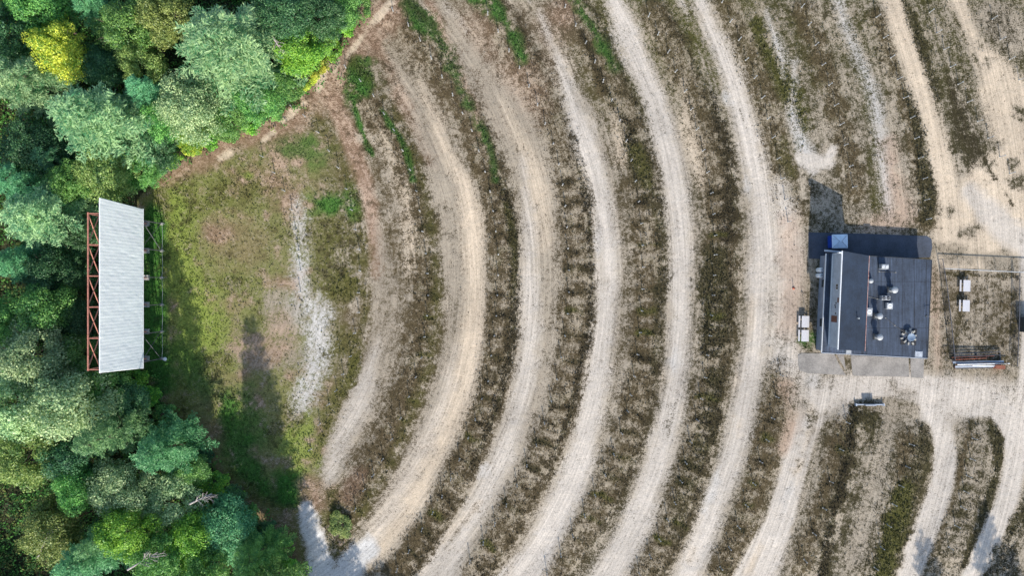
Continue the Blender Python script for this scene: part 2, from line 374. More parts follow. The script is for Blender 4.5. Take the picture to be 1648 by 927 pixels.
# tufts of weeds across the rows beside each post
for k in ('third', 'fourth', 'fifth', 'sixth', 'seventh', 'lower eighth', 'island', 'lower ninth', 'lower tenth'):
    for (x, y) in ROWS[k]:
        if not 280 < y < 915 or random.random() < .14: continue
        y += random.uniform(-4, 4); x += random.uniform(-3, 3)
        v = np.array((x - 195, y - 455.)); v /= np.linalg.norm(v)
        s = {'fourth': 12, 'third': 8, 'lower ninth': 9, 'lower eighth': 7}.get(k, 17) * random.uniform(.7, 1.2)
        wv = random.uniform(1.6, 5.0)
        stroke([(x - v[0] * 3, y - v[1] * 3, wv), (x + v[0] * s * .6, y + v[1] * s * .6 + random.uniform(-5, 5), wv), (x + v[0] * s * 1.6, y + v[1] * s * 1.6, wv * .5)], 4, 7, 4, random.uniform(.7, 1.0), c=.02, v=random.choice('kddo'), l=1)
        # worn bare stripe between two posts
        yy = y + 17; stroke([(x + 2, yy, 2), (x + v[0] * s * 1.5, yy + v[1] * s * 1.5, 2)], 3, 8, 4, .75, c=.85, p='G')

# inner field
stroke([(478,325,9),(483,370,12),(486,420,12),(484,470,13)], 12, 24, 12, .6, c=.7, p='B')
stroke([(484,455,12),(492,480,14)], 14, 24, 12, .6, c=.7, p='B')
stroke([(505,490,10),(512,530,18),(516,565,17),(500,600,18),(493,640,16),(480,665,8)], 16, 30, 16, .65, c=.8, p='B')
for (x_, y_, a_, b_) in ((512,535,16,30),(505,590,16,26),(492,632,14,18),(478,500,22,26),(455,525,24,22),(440,480,16,20),(415,575,26,18),(470,575,20,18),(520,500,14,16),(484,430,12,20),(480,350,12,22)):
    blob(x_, y_, a_, b_, 22, 18, .6, c=.82, p='B' if x_ > 475 else 'G')
stroke([(455,470,10),(440,495,16),(470,500,14)], 12, 16, 10, .7, c=.75, p='G')
blob(395, 560, 38, 20, 20, 14, .9, c=.75, p='P'); blob(430, 585, 35, 16, 18, 12, .5, c=.7, p='G'); blob(450, 540, 25, 35, 18, 10, .6, c=.75, p='P')
blob(380, 390, 50, 35, 30, 16, .4, v='p', c=.35); blob(350, 630, 30, 30, 20, 12, .3, v='p')
stroke([(325,365,5),(345,345,5),(375,340,5),(405,355,4)], 4, 8, 3, .3, v='p', c=.5, p='P')
stroke([(280,300,18),(290,350,20),(285,400,24),(290,450,30),(310,500,30),(300,560,30)], 25, 26, 14, .8, c=.06, v='y', l=.7)  # yellow green grass, brightness of the sunlit strip put into its colour
stroke([(330,470,20),(340,520,25),(350,560,15)], 25, 26, 14, .5, c=.08, v='y', l=.7)
stroke([(246,350,20),(245,450,22),(250,560,22),(260,620,20)], 22, 16, 8, .95, c=.02, v='g', l=.8)  # green grass, darkened with the tree shade that falls along the screen foot
stroke([(290,560,20),(310,600,22),(330,620,20)], 22, 26, 14, .55, c=.05, v='g', l=.8)
stroke([(365,640,14),(375,700,22),(395,750,20),(425,785,14)], 20, 18, 10, .85, c=.03, v='g', l=1)
stroke([(395,640,14),(415,700,18)], 20, 22, 10, .6, c=.1, v='g', l=1)
blob(470, 787, 34, 32, 16, 8, .95, c=.02, v='g', l=1)
blob(480, 720, 30, 40, 20, 14, .7, c=.08, v='y', l=.8); blob(400, 850, 30, 14, 18, 8, .5, c=.15, v='y')
blob(395, 300, 42, 26, 26, 14, .6, c=.1, v='o', l=.8); blob(400, 283, 10, 6, 8, 4, .7, v='y', c=.05)
blob(480, 240, 45, 22, 26, 14, .6, c=.12, v='g', l=.8)
blob(530, 327, 28, 17, 16, 9, .85, c=.03, v='g', l=1); blob(570, 330, 14, 28, 14, 8, .8, c=.06, v='g', l=1)
blob(558, 460, 28, 26, 20, 12, .8, c=.08, v='o', l=1); blob(560, 560, 22, 30, 20, 12, .6, c=.15, v='o', l=1)
stroke([(548,400,20),(560,370,22),(566,420,22)], 20, 20, 10, .5, c=.2, v='o', l=.7)
stroke([(570,590,10),(540,640,12),(520,700,10)], 9, 14, 8, .6, c=.2, v='o', l=.7)
blob(340, 700, 22, 26, 18, 10, .4, v='p', c=.3)
# track along the wood edge, top left
stroke([(640,-30,22),(612,20,18),(575,60,17),(540,100,18),(515,140,16),(480,170,13),(440,195,11),(400,208,10),(350,232,10),(300,262,10),(262,285,8)], 16, 16, 9, .6, c=.5, p='P', v='p', l=0)
stroke([(655,-30,28),(628,20,26),(590,62,26),(556,104,27),(530,142,24),(492,176,18),(448,202,15),(405,218,14),(355,240,14),(305,270,13),(265,292,10)], 24, 18, 10, .7, c=.50, p='P', v='p', l=0)
for a in ([(630,5,5),(610,25,6),(590,45,4)], [(590,50,3),(570,75,4),(560,90,3)], [(530,105,5),(518,128,6),(513,143,5)], [(545,98,3),(540,118,4)], [(490,165,4),(470,180,5),(455,195,3)], [(370,245,7),(355,255,5)], [(440,212,5),(425,225,4)]):
    stroke(a, 4, 6, 5, .9, c=.97, p='S')
stroke([(535,160,14),(555,205,14),(572,250,14),(588,300,13),(598,345,11),(604,400,10),(606,440,10)], 12, 11, 4, .9, c=.42, p='P', v='p', l=0)
stroke([(585,40,10),(600,60,8),(625,100,6),(640,130,8),(660,165,10)], 9, 14, 8, .6, c=.4, v='p', p='P')
stroke([(690,0,9),(705,40,10),(725,85,9),(745,130,8),(765,180,6),(772,215,5)], 9, 9, 4, .85, c=.4, p='P', v='p', l=0)
stroke([(640,150,12),(665,190,12),(685,230,12),(700,265,10)], 12, 12, 6, .6, c=.5, p='P', v='p')
blob(830, 150, 55, 60, 40, 16, .45, v='p', c=.42, p='P'); blob(760, 60, 40, 40, 30, 16, .4, v='p', c=.45, p='P')
blob(890, 50, 25, 40, 30, 16, .5, v='u', c=.3, p='P'); blob(905, 20, 20, 20, 16, 10, .5, c=.5, p='P', v='p')
# green strips
stroke([(658,5,9),(672,25,16),(690,45,17),(712,70,12),(722,95,9),(742,135,7),(758,175,5),(776,205,5),(782,225,5)], 8, 14, 10, .85, c=.08, v='g', l=.9)
stroke([(762,-5,10),(790,8,12),(808,28,8),(825,55,7),(840,90,7)], 8, 14, 10, .85, c=.08, v='g', l=.9)
stroke([(925,-5,6),(938,15,7),(952,40,6),(966,68,6),(990,110,5)], 8, 14, 10, .85, c=.08, v='g', l=.9)
blob(580, 125, 26, 28, 18, 14, .9, c=.02, v='g', l=1); blob(568, 150, 12, 20, 12, 6, .8, c=.03, v='g', l=1)
stroke([(568,160,4),(578,195,4),(590,230,4),(600,250,3)], 4, 5, 3, .9, c=.03, v='g', l=1)
stroke([(616,178,4),(632,205,5),(648,228,5),(660,262,5),(665,290,4)], 4, 6, 3, .85, c=.03, v='g', l=1)
stroke([(780,210,6),(790,240,6),(800,290,5)], 5, 7, 4, .6, c=.06, v='g', l=1)
# wheel tracks, edges read from the photograph: (y, left, right)
def E(l, **k):
    if k.get('p') in ('W', 'G') and (l[0][2] - l[0][1]) > 9:
        edges([(y, a - 13, b + 15) for y, a, b in l], soft=22, wob=12, al=.40 * k.get('al', 1), c=.66, p='G')
    edges(l, **k)
E([(400,600,625),(430,602,634),(480,602,640),(530,594,638),(580,580,630),(620,570,618),(660,550,602),(700,536,582),(730,528,568),(765,522,548)], al=.85, c=.80, p='G')
E([(590,580,612),(640,560,600),(680,545,580),(720,528,560),(760,520,545)], al=.8, c=.95, p='W')
E([(240,612,640),(290,630,662),(340,642,672),(390,645,675),(430,648,672)], al=.6, c=.68, p='S')
E([(120,640,655),(170,660,690),(220,670,705),(260,690,722),(300,697,732),(350,706,742),(400,712,748),(450,712,748),(500,722,750),(550,716,745),(600,704,735),(650,692,720),(700,670,700)], al=.85, c=.82, p='G')
E([(175,686,700),(200,692,715),(235,705,720),(250,712,722)], c=.98, p='S', wob=6)
E([(262,724,738),(300,736,762),(350,741,775),(400,746,778),(450,748,780),(500,746,781),(560,734,776),(600,722,769),(650,706,757),(700,680,737),(750,652,707),(800,622,688),(850,596,655),(890,583,622)], c=.98, p='S')
E([(600,715,735),(650,700,725),(700,675,705),(750,648,680),(800,622,655),(850,596,625),(885,584,605)], al=.5, c=.9, p='W')
E([(40,712,745),(80,726,765),(130,755,800),(180,788,842),(225,808,874),(300,832,892),(350,838,895),(400,838,895),(450,838,893),(500,838,890),(550,836,886),(600,828,884),(650,814,870),(700,798,856),(750,780,830),(800,755,800),(850,728,775),(900,690,745),(940,660,738)], al=.9, c=.86, p='G')
E([(200,812,838),(250,836,862),(300,845,882),(350,850,888),(390,852,888)], al=.75, c=.98, p='S', wob=6)
E([(300,840,850),(380,842,862),(450,838,866),(550,838,868),(650,820,852),(750,784,820),(850,730,768),(930,670,730)], al=.85, c=.96, p='W')
E([(60,880,890),(110,898,914),(150,903,930),(200,912,955),(250,928,968),(300,948,982),(350,953,989),(400,957,998),(450,958,996),(500,957,993),(550,950,988),(600,942,984),(650,932,974),(700,922,962),(740,910,956),(780,893,945),(830,870,920),(880,845,898),(940,805,872)], c=.96, p='W')
E([(-20,972,992),(0,976,1000),(25,984,1016),(50,990,1030),(100,1010,1046),(150,1030,1068),(200,1040,1087),(250,1055,1099),(300,1068,1106),(350,1076,1111),(400,1077,1113),(500,1075,1112),(550,1074,1110),(600,1069,1107),(650,1061,1100),(700,1052,1090),(740,1040,1082),(780,1024,1066),(830,1004,1054),(880,980,1030),(940,943,1002)], c=.96, p='W')
E([(-20,1112,1130),(20,1122,1146),(50,1131,1160),(80,1145,1176),(130,1163,1197),(180,1175,1212),(225,1186,1222),(300,1204,1240),(350,1207,1250),(400,1205,1255),(450,1200,1245),(500,1205,1240),(550,1200,1236),(600,1188,1228),(650,1178,1215),(700,1168,1206),(740,1157,1198),(780,1144,1182),(830,1126,1162),(880,1106,1146),(940,1078,1125)], c=.95, p='W')
E([(650,1288,1318),(700,1273,1306),(750,1261,1294),(800,1249,1284),(850,1234,1272),(940,1195,1248)], c=.95, p='W')
E([(220,985,1005),(250,990,1010)], al=.8, c=.9, p='S', wob=8)
E([(175,1092,1112),(205,1090,1120),(240,1100,1130),(280,1115,1135)], al=.7, c=.85, p='S', wob=8)
for k_, dd in (('fourth', 27), ('fifth', 37), ('sixth', 36), ('seventh', 32), ('third', 14), ('second', 10)):
    stroke(off(ROWS[k_], dd, 6), 6, 18, 7, .62, c=.16, v='o' if k_ in ('second', 'third') else 'd', l=.9)
# pale patches right side
E([(60,1242,1252),(90,1252,1262),(105,1256,1262)], al=.8, c=.85, p='B'); E([(145,1274,1280),(180,1268,1282),(225,1278,1300),(255,1288,1312)], al=.85, c=.9, p='B')
stroke([(1290,252,10),(1310,262,13),(1330,258,11),(1340,240,6)], 9, 8, 6, .95, c=.96, p='W')
E([(-20,1338,1350),(20,1348,1360),(60,1360,1374),(100,1378,1392),(140,1392,1410),(200,1405,1425),(260,1412,1430),(330,1420,1438)], al=.75, c=.8, p='B')
stroke([(1255,300,14),(1265,350,18),(1270,400,24),(1265,460,24),(1262,520,22),(1266,580,24),(1290,600,20)], 22, 22, 8, .85, c=.84, p='W')
stroke([(1270,360,18),(1275,440,20),(1272,520,20)], 20, 22, 10, .55, c=.9, p='P')
stroke([(1430,230,10),(1440,300,16),(1450,345,22),(1400,365,14)], 18, 22, 12, .7, c=.75, p='P')
E([(-20,1408,1446),(30,1424,1460),(60,1434,1470),(100,1449,1485),(150,1464,1501),(200,1484,1516),(240,1490,1530),(300,1504,1545),(340,1508,1560),(400,1495,1600)], c=.99, p='S', wob=3)
E([(-20,1515,1545),(30,1540,1565),(70,1558,1585),(110,1572,1625),(150,1575,1655),(200,1588,1690),(250,1600,1720),(300,1560,1700),(340,1530,1700)], al=.95, c=.97, p='S', wob=8)
stroke([(1560,310,14),(1590,340,20),(1620,370,22),(1670,400,24)], 20, 14, 5, .9, c=.99, p='W')
stroke([(1600,30,30),(1640,60,30)], 30, 20, 8, .8, c=.6, p='G', v='d')
for b_ in ((1605,235,10,8),(1632,262,9,8),(1638,290,14,12),(1585,270,9,7),(1645,180,8,10),(1590,105,7,9),(1575,70,8,14),(1527,340,10,12),(1555,372,22,8),(1545,255,12,22)):
    blob(b_[0], b_[1], b_[2] * .8, b_[3] * .8, 14, 10, .7, c=.42, v='k', p='G', l=.3)
# surroundings of the building
stroke([(1505,400,10),(1560,412,12),(1640,418,8)], 12, 14, 8, .7, c=.75, p='Z', v='k')
stroke([(1305,390,10),(1312,470,10),(1312,560,10)], 10, 8, 4, .6, c=.6, p='G', v='k')
blob(1300, 548, 16, 12, 8, 6, .7, c=.25, v='g', l=.7)
paint(ALL, ((PX > 1515) & (PX < 1640) & (PY > 432) & (PY < 572)) * .95, c=.60, p='G', v='b', l=.2)
blob(1575, 540, 70, 30, 30, 20, .45, c=.5, v='k', l=.6); blob(1545, 520, 30, 40, 30, 20, .4, c=.4, v='k', l=.6); blob(1600, 480, 30, 40, 30, 20, .4, c=.42, v='k', l=.6); stroke([(1520,440,4),(1636,446,4)], 4, 6, 4, .7, c=.25, v='k', l=.6)
stroke([(1520,450,3),(1530,560,4)], 4, 6, 4, .6, c=.35, v='k', l=.6); stroke([(1634,460,3),(1632,570,4)], 4, 7, 5, .7, c=.25, v='k', l=.6)
stroke([(1503,430,6),(1508,560,8),(1512,600,8)], 8, 12, 8, .6, c=.7, p='P', v='k')
stroke([(1510,600,12),(1560,606,14),(1630,612,14)], 14, 12, 6, .7, c=.75, p='Z', v='k')
# loop road
stroke([(1180,980,24),(1215,910,24),(1250,850,22),(1268,790,20),(1282,740,20),(1298,690,20),(1318,652,24),(1350,630,22),(1400,622,19),(1450,621,20),(1500,632,25),(1545,642,28),(1590,650,25),(1620,672,22),(1633,705,19),(1633,750,18),(1622,800,18),(1606,840,19),(1585,885,20),(1560,950,22)], 20, 8, 3, 1, c=.97, p='W')
stroke([(1488,632,16),(1506,660,21),(1518,700,18),(1520,750,18),(1510,800,18),(1492,845,20),(1472,890,22),(1445,950,24)], 20, 8, 3, 1, c=.95, p='W')
stroke([(1655,380,14),(1655,500,12),(1655,640,16),(1652,720,12)], 14, 8, 3, 1, c=.92, p='W')
stroke([(1260,620,14),(1280,660,14),(1262,720,12)], 14, 14, 6, .7, c=.9, p='P')
stroke([(1300,640,22),(1345,618,18),(1420,612,14),(1500,622,20),(1560,632,26),(1610,640,26),(1650,660,20)], 20, 22, 12, .75, c=.88, p='W')
blob(1528, 662, 24, 22, 16, 10, .8, c=.9, p='W'); blob(1360, 662, 20, 14, 14, 8, .8, c=.85, p='W'); blob(1495, 668, 16, 16, 14, 8, .8, c=.9, p='W')
for (x_, y_, a_) in ((1300,700,14),(1285,660,14),(1320,740,12),(1300,800,10),(1345,665,14),(1450,655,20),(1540,690,14)):
    blob(x_, y_, a_ * 1.3, a_ * 1.6, 18, 14, .5, c=.8, p='G')
# islands
stroke([(1402,682,18),(1400,705,34),(1395,760,44),(1380,830,50),(1355,940,56)], 40, 10, 6, .8, c=.48, p='G', v='k', l=.4, h=.2)
stroke([(1374,660,10),(1368,700,10),(1358,760,8),(1340,830,8),(1318,940,9)], 8, 10, 6, .9, c=.1, v='d', l=.9)
blob(1385, 675, 22, 18, 14, 8, .7, c=.15, v='k', l=.9); blob(1410, 700, 14, 26, 14, 8, .5, c=.2, v='k', l=.9)
stroke([(1435,665,14),(1425,700,12),(1412,760,10),(1395,830,12),(1375,900,12),(1362,950,12)], 12, 16, 7, .75, c=.82, p='G')
stroke([(1485,690,12),(1482,740,16),(1466,780,18),(1450,830,22),(1432,890,24),(1418,950,22)], 20, 10, 6, .85, c=.25, v='k', p='Z', l=.8, h=.2)
stroke([(1452,790,16),(1444,830,20),(1425,900,18),(1412,950,16)], 18, 12, 8, .85, c=.05, v='o', l=1)
stroke([(1580,688,18),(1590,705,22),(1585,745,28),(1570,800,30),(1550,850,28),(1520,930,24),(1505,970,20)], 24, 8, 4, .9, c=.5, v='k', p='G', l=.5)
stroke([(1598,690,9),(1606,720,9),(1604,750,6),(1592,800,4),(1575,850,4),(1550,910,4)], 6, 7, 3, .9, c=.12, v='k', l=.9)
for i in range(10):
    y = 705 + i * 21; x = 1572 - (i * 21) * .22
    stroke([(x - 12, y + 6, 2), (x + 16, y + 8, 2)], 2, 6, 3, .8, c=.85, p='G')
stroke([(1670,780,8),(1645,830,14),(1625,880,20),(1600,950,28)], 18, 10, 6, .9, c=.35, v='k', p='G', l=.8)
for i in range(70):
    k_ = random.choice(['fourth', 'fifth', 'sixth', 'seventh', 'lower eighth']); x, y = random.choice(ROWS[k_]); v = np.array((x - 195, y - 455.)); v /= np.linalg.norm(v)
    d_ = random.uniform(40, 75); t_ = random.uniform(8, 40)
    stroke([(x + v[0] * d_ + v[1] * t_, y + v[1] * d_ - v[0] * t_, 1), (x + v[0] * d_, y + v[1] * d_, random.uniform(3, 8)), (x + v[0] * d_ - v[1] * t_, y + v[1] * d_ + v[0] * t_, 1)], 3, 12, 8, .5, c=random.choice((.99, .99, .6)), p=random.choice('WSGB'))
# lower left corner tracks
stroke([(240,630,7),(290,690,8),(350,765,8),(400,815,8),(440,850,9),(465,885,10),(478,940,12)], 9, 10, 6, .7, c=.35, p='P', v='p', l=.2)
stroke([(495,780,16),(500,810,18)], 16, 14, 8, .8, c=.4, p='P', v='p', l=0)
stroke([(492,820,12),(500,850,17),(512,890,19),(522,960,22)], 14, 10, 6, 1, c=.94, p='B')
stroke([(590,885,20),(570,905,22),(540,960,30)], 20, 12, 6, 1, c=.94, p='B')
stroke([(538,790,10),(545,830,12),(548,870,14)], 10, 10, 6, .85, c=.3, v='o', p='P', l=.6)
stroke([(575,770,16),(555,800,14)], 14, 16, 8, .6, c=.35, v='p', p='P')
# thin wheel ruts, top right
for a in ([(1520,10),(1545,60),(1565,100),(1580,140)], [(1530,0),(1555,50),(1580,110)], [(1510,40),(1530,110),(1550,170),(1580,230)], [(1120,70),(1135,110),(1145,140)], [(1128,60),(1146,120),(1160,170)]):
    stroke(a, 1.2, 4, 1.5, .6, c=.95, p='G')
for a in ([(1508,60),(1530,140),(1560,210),(1600,290)], [(1470,60),(1490,110),(1510,170)], [(1535,20),(1560,75),(1580,110)], [(1190,175),(1203,215)], [(1545,190),(1575,240),(1630,330)]):
    stroke(a, 1.0, 4, 1.5, .6, c=.2, v='d')
# wood floor
WOOD = [(760,-500),(625,-60),(590,-5),(560,45),(530,92),(503,132),(468,170),(425,196),(380,208),(340,228),(290,258),(250,288),(222,320),(212,420),(212,560),(228,606),(262,650),(305,705),(352,765),(402,825),(440,868),(462,915),(470,1000),(540,1085),(700,1120),(1500,1130),(2400,1120),(2400,2500),(-2500,2500),(-2500,-500)]
def inpoly(x, y, poly):
    x = np.asarray(x, float); y = np.asarray(y, float); c = np.zeros(x.shape, bool); n = len(poly)
    for i in range(n):
        x0, y0 = poly[i]; x1, y1 = poly[(i + 1) % n]
        if y0 == y1: continue
        c ^= ((y0 > y) != (y1 > y)) & (x < (x1 - x0) * (y - y0) / (y1 - y0) + x0)
    return c
wood = inpoly(PX, PY, WOOD)
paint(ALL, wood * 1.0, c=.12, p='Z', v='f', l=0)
far = np.clip((np.maximum(np.abs(X) - 100, np.abs(Y) - 66)) / 20, 0, 1); paint(ALL, far * .8, c=.35, v='k', p='G')
# flat under the building; broad variation
flat = np.clip(1 - np.maximum(np.maximum(1290 - PX, PX - 1645), np.maximum(365 - PY, PY - 615)) / 15, 0, 1)
hgt *= (1 - flat)
def blur(a, n):
    for _ in range(n):
        a = (np.roll(a, 1, 0) + np.roll(a, -1, 0) + a * 2) / 4; a = (np.roll(a, 1, 1) + np.roll(a, -1, 1) + a * 2) / 4
    return a
hgt = np.clip(hgt, 0, .42); hgt = blur(hgt, 22) + (nC * .012 + nB * .02) * (1 - flat) * (1 - far)
mid = np.clip(4 * cov * (1 - cov) + .25, 0, 1)
cov = np.clip(cov * .95 + (nB * .20 + nC * .13 + nA * .08) * mid, 0, 1)
gp = np.clip(nC * 1.1 + nB * 1.2 - .55, 0, 1)[..., None] * .42 * np.clip((rad - 420) / 60, 0, 1)[..., None]
veg = veg * (1 - gp) + np.array(VEG['o']) * .85 * gp
dp = np.clip(-nC * .9 + nA * .9 - .45, 0, 1)[..., None] * .7
veg = veg * (1 - dp) + np.array(VEG['d']) * dp
cov = np.where(cov > .75, cov, cov)
tone = 1 + .10 * nA + .06 * nB
veg *= (1 - .22 * np.clip((rad - 420) / 60, 0, 1))[..., None]
pale *= (1 + .10 * nA + .07 * nB + .06 * nD)[..., None]; veg *= tone[..., None]
lush = np.clip(lush + .25 * nB, 0, 1)

H_, W_ = PX.shape
me = bpy.data.meshes.new('ground')
me.vertices.add(H_ * W_); me.vertices.foreach_set('co', np.stack([X, Y, hgt], -1).reshape(-1).astype(np.float32))
idx = np.arange(H_ * W_, dtype=np.int32).reshape(H_, W_)
q = np.stack([idx[:-1, :-1], idx[:-1, 1:], idx[1:, 1:], idx[1:, :-1]], -1).reshape(-1)
nf = len(q) // 4
me.loops.add(nf * 4); me.loops.foreach_set('vertex_index', q)
me.polygons.add(nf); me.polygons.foreach_set('loop_start', np.arange(0, nf * 4, 4, dtype=np.int32))
def cattr(name, rgb, a):
    at = me.attributes.new(name, 'FLOAT_COLOR', 'POINT')
    at.data.foreach_set('color', np.concatenate([rgb, a[..., None]], -1).reshape(-1).astype(np.float32))
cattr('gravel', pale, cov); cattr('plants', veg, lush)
at = me.attributes.new('polar', 'FLOAT_VECTOR', 'POINT')
fw = np.clip(1 - far * 1.5, 0, 1) * (1 - wood)
at.data.foreach_set('vector', np.stack([rad / 10 * fw, np.arctan2(dy, dx) * 60 * fw, np.zeros_like(rad)], -1).reshape(-1).astype(np.float32))
me.update(calc_edges=True); me.shade_smooth()
ground = bpy.data.objects.new('ground', me); C.objects.link(ground); tag(ground, kind='structure')
def gz(px, py):
    x = (px - 824) / 10; y = (463.5 - py) / 10
    i = int(np.clip(np.searchsorted(ys, y), 1, H_ - 1)); j = int(np.clip(np.searchsorted(xs, x), 1, W_ - 1))
    return float(hgt[i, j])

def ground_material():
    m, N, L, b = nmat('gravel_and_dry_grass')
    def mth(op, a, c=0.0, clamp=False):
        q = N.new('ShaderNodeMath'); q.operation = op; q.use_clamp = clamp
        for i, v in enumerate((a, c)):
            if isinstance(v, (int, float)): q.inputs[i].default_value = v
            else: L.new(v, q.inputs[i])
        return q.outputs[0]
    def noise(vec, sc, det, ro):
        n = N.new('ShaderNodeTexNoise'); n.inputs['Scale'].default_value = sc; n.inputs['Detail'].default_value = det; n.inputs['Roughness'].default_value = ro
        L.new(vec, n.inputs[0]); return n.outputs[0]
    tc = N.new('ShaderNodeTexCoord').outputs['Object']
    A = N.new('ShaderNodeAttribute'); A.attribute_name = 'gravel'
    B = N.new('ShaderNodeAttribute'); B.attribute_name = 'plants'
    Q = N.new('ShaderNodeAttribute'); Q.attribute_name = 'polar'
    mp = N.new('ShaderNodeMapping'); mp.inputs['Scale'].default_value = (1.5, .07, 1); L.new(Q.outputs['Vector'], mp.inputs[0])
    streak = noise(mp.outputs[0], 1.0, 3, .6)
    mp2 = N.new('ShaderNodeMapping'); mp2.inputs['Scale'].default_value = (4.2, .10, 1); L.new(Q.outputs['Vector'], mp2.inputs[0])
    rut = noise(mp2.outputs[0], 1.0, 2, .5)
    n1 = noise(tc, 1.9, 6, .72); n2 = noise(tc, 6.2, 3, .75); n0 = noise(tc, .35, 4, .6)
    v = N.new('ShaderNodeTexVoronoi'); v.inputs['Scale'].default_value = 4.2; L.new(tc, v.inputs['Vector'])
    cv = mth('ADD', A.outputs['Alpha'], mth('MULTIPLY', mth('SUBTRACT', n1, .5), 1.7))
    cv = mth('ADD', cv, mth('MULTIPLY', mth('SUBTRACT', n2, .5), 1.7))
    cv = mth('ADD', cv, mth('MULTIPLY', mth('SUBTRACT', streak, .5), .55))
    mr = N.new('ShaderNodeMapRange'); mr.interpolation_type = 'SMOOTHSTEP'; mr.inputs[1].default_value = .24; mr.inputs[2].default_value = .78
    L.new(cv, mr.inputs[0])
    # gravel tone
    gt = mth('ADD', mth('MULTIPLY', n2, 1.1), mth('MULTIPLY', n1, .6))
    gt = mth('ADD', gt, mth('MULTIPLY', streak, .62)); gt = mth('ADD', gt, mth('MULTIPLY', mth('SUBTRACT', rut, .5), .75)); gt = mth('SUBTRACT', gt, .08); gt = mth('ADD', gt, mth('MULTIPLY', v.outputs['Distance'], .25)); gt = mth('SUBTRACT', gt, .15)
    vt = mth('ADD', mth('MULTIPLY', n2, 2.4), mth('MULTIPLY', n1, 1.4)); vt = mth('MAXIMUM', mth('SUBTRACT', vt, .85), .2)
    def sc(col, f):
        q = N.new('ShaderNodeVectorMath'); q.operation = 'SCALE'; L.new(col, q.inputs[0]); L.new(f, q.inputs['Scale']); return q.outputs[0]
    mx = N.new('ShaderNodeMix'); mx.data_type = 'RGBA'; L.new(mr.outputs[0], mx.inputs[0])
    L.new(sc(B.outputs['Color'], vt), mx.inputs[6]); L.new(sc(A.outputs['Color'], gt), mx.inputs[7])
    L.new(mx.outputs[2], b.inputs['Base Color']); b.inputs['Roughness'].default_value = .95
    b.inputs['Specular IOR Level'].default_value = .15
    bp = N.new('ShaderNodeBump'); bp.inputs['Strength'].default_value = .55; bp.inputs['Distance'].default_value = .10
    hh = mth('ADD', mth('MULTIPLY', n2, 1.0), mth('MULTIPLY', mr.outputs[0], -.35)); hh = mth('ADD', hh, mth('MULTIPLY', n1, .8))
    L.new(hh, bp.inputs['Height']); L.new(bp.outputs[0], b.inputs['Normal'])
    return m
me.materials.append(ground_material())

# weeds and dry grass standing on the ground: uncountable, one object
def tonemat(name):
    m, N, L, b = nmat(name)
    a = N.new('ShaderNodeAttribute'); a.attribute_name = 'tone'
    L.new(a.outputs['Color'], b.inputs['Base Color']); b.inputs['Roughness'].default_value = .8
    t = N.new('ShaderNodeBsdfTranslucent'); L.new(a.outputs['Color'], t.inputs[0])
    ms = N.new('ShaderNodeMixShader'); ms.inputs[0].default_value = .3
    L.new(b.outputs[0], ms.inputs[1]); L.new(t.outputs[0], ms.inputs[2]); L.new(ms.outputs[0], N['Material Output'].inputs[0])
    return m
N_T = 900000
tx = rng.uniform(-86, 86, N_T); ty = rng.uniform(-50, 50, N_T)
jj = np.searchsorted(xs, tx).clip(1, W_ - 1); ii = np.searchsorted(ys, ty).clip(1, H_ - 1)
tpx = tx * 10 + 824; tpy = 463.5 - ty * 10
cv = cov[ii, jj]; lu = lush[ii, jj]
dens = (1 - cv) ** 1.6 * (.10 + .90 * lu)
bld = (tpx > 1300) & (tpx < 1502) & (tpy > 370) & (tpy < 612)
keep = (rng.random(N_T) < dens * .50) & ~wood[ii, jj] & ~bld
tx, ty, ii, jj, lu = tx[keep], ty[keep], ii[keep], jj[keep], lu[keep]; n = len(tx)
base = np.stack([tx, ty, hgt[ii, jj] - .01], -1)
ang = rng.uniform(0, 2 * np.pi, n); hh = rng.uniform(.05, .14, n) * (1 + .7 * lu); ww = rng.uniform(.03, .09, n) * (1 + .6 * lu)
sd = np.stack([np.cos(ang), np.sin(ang), np.zeros(n)], -1) * ww[:, None]
ln = rng.normal(0, .8, (n, 2)) * hh[:, None]; tp = base + np.c_[ln, hh]
V = np.stack([base - sd, base + sd, tp + sd * .6, tp - sd * .6], 1)
tcol = veg[ii, jj] * rng.uniform(.6, 1.55, n)[:, None]
wm = quads_mesh('weeds', V, tonemat('weeds'), tcol)
w_ = bpy.data.objects.new('weeds', wm); C.objects.link(w_); tag(w_, 'low dry weeds and grass tufts growing along the parking rows', 'weeds', kind='stuff')
print('weeds', n)

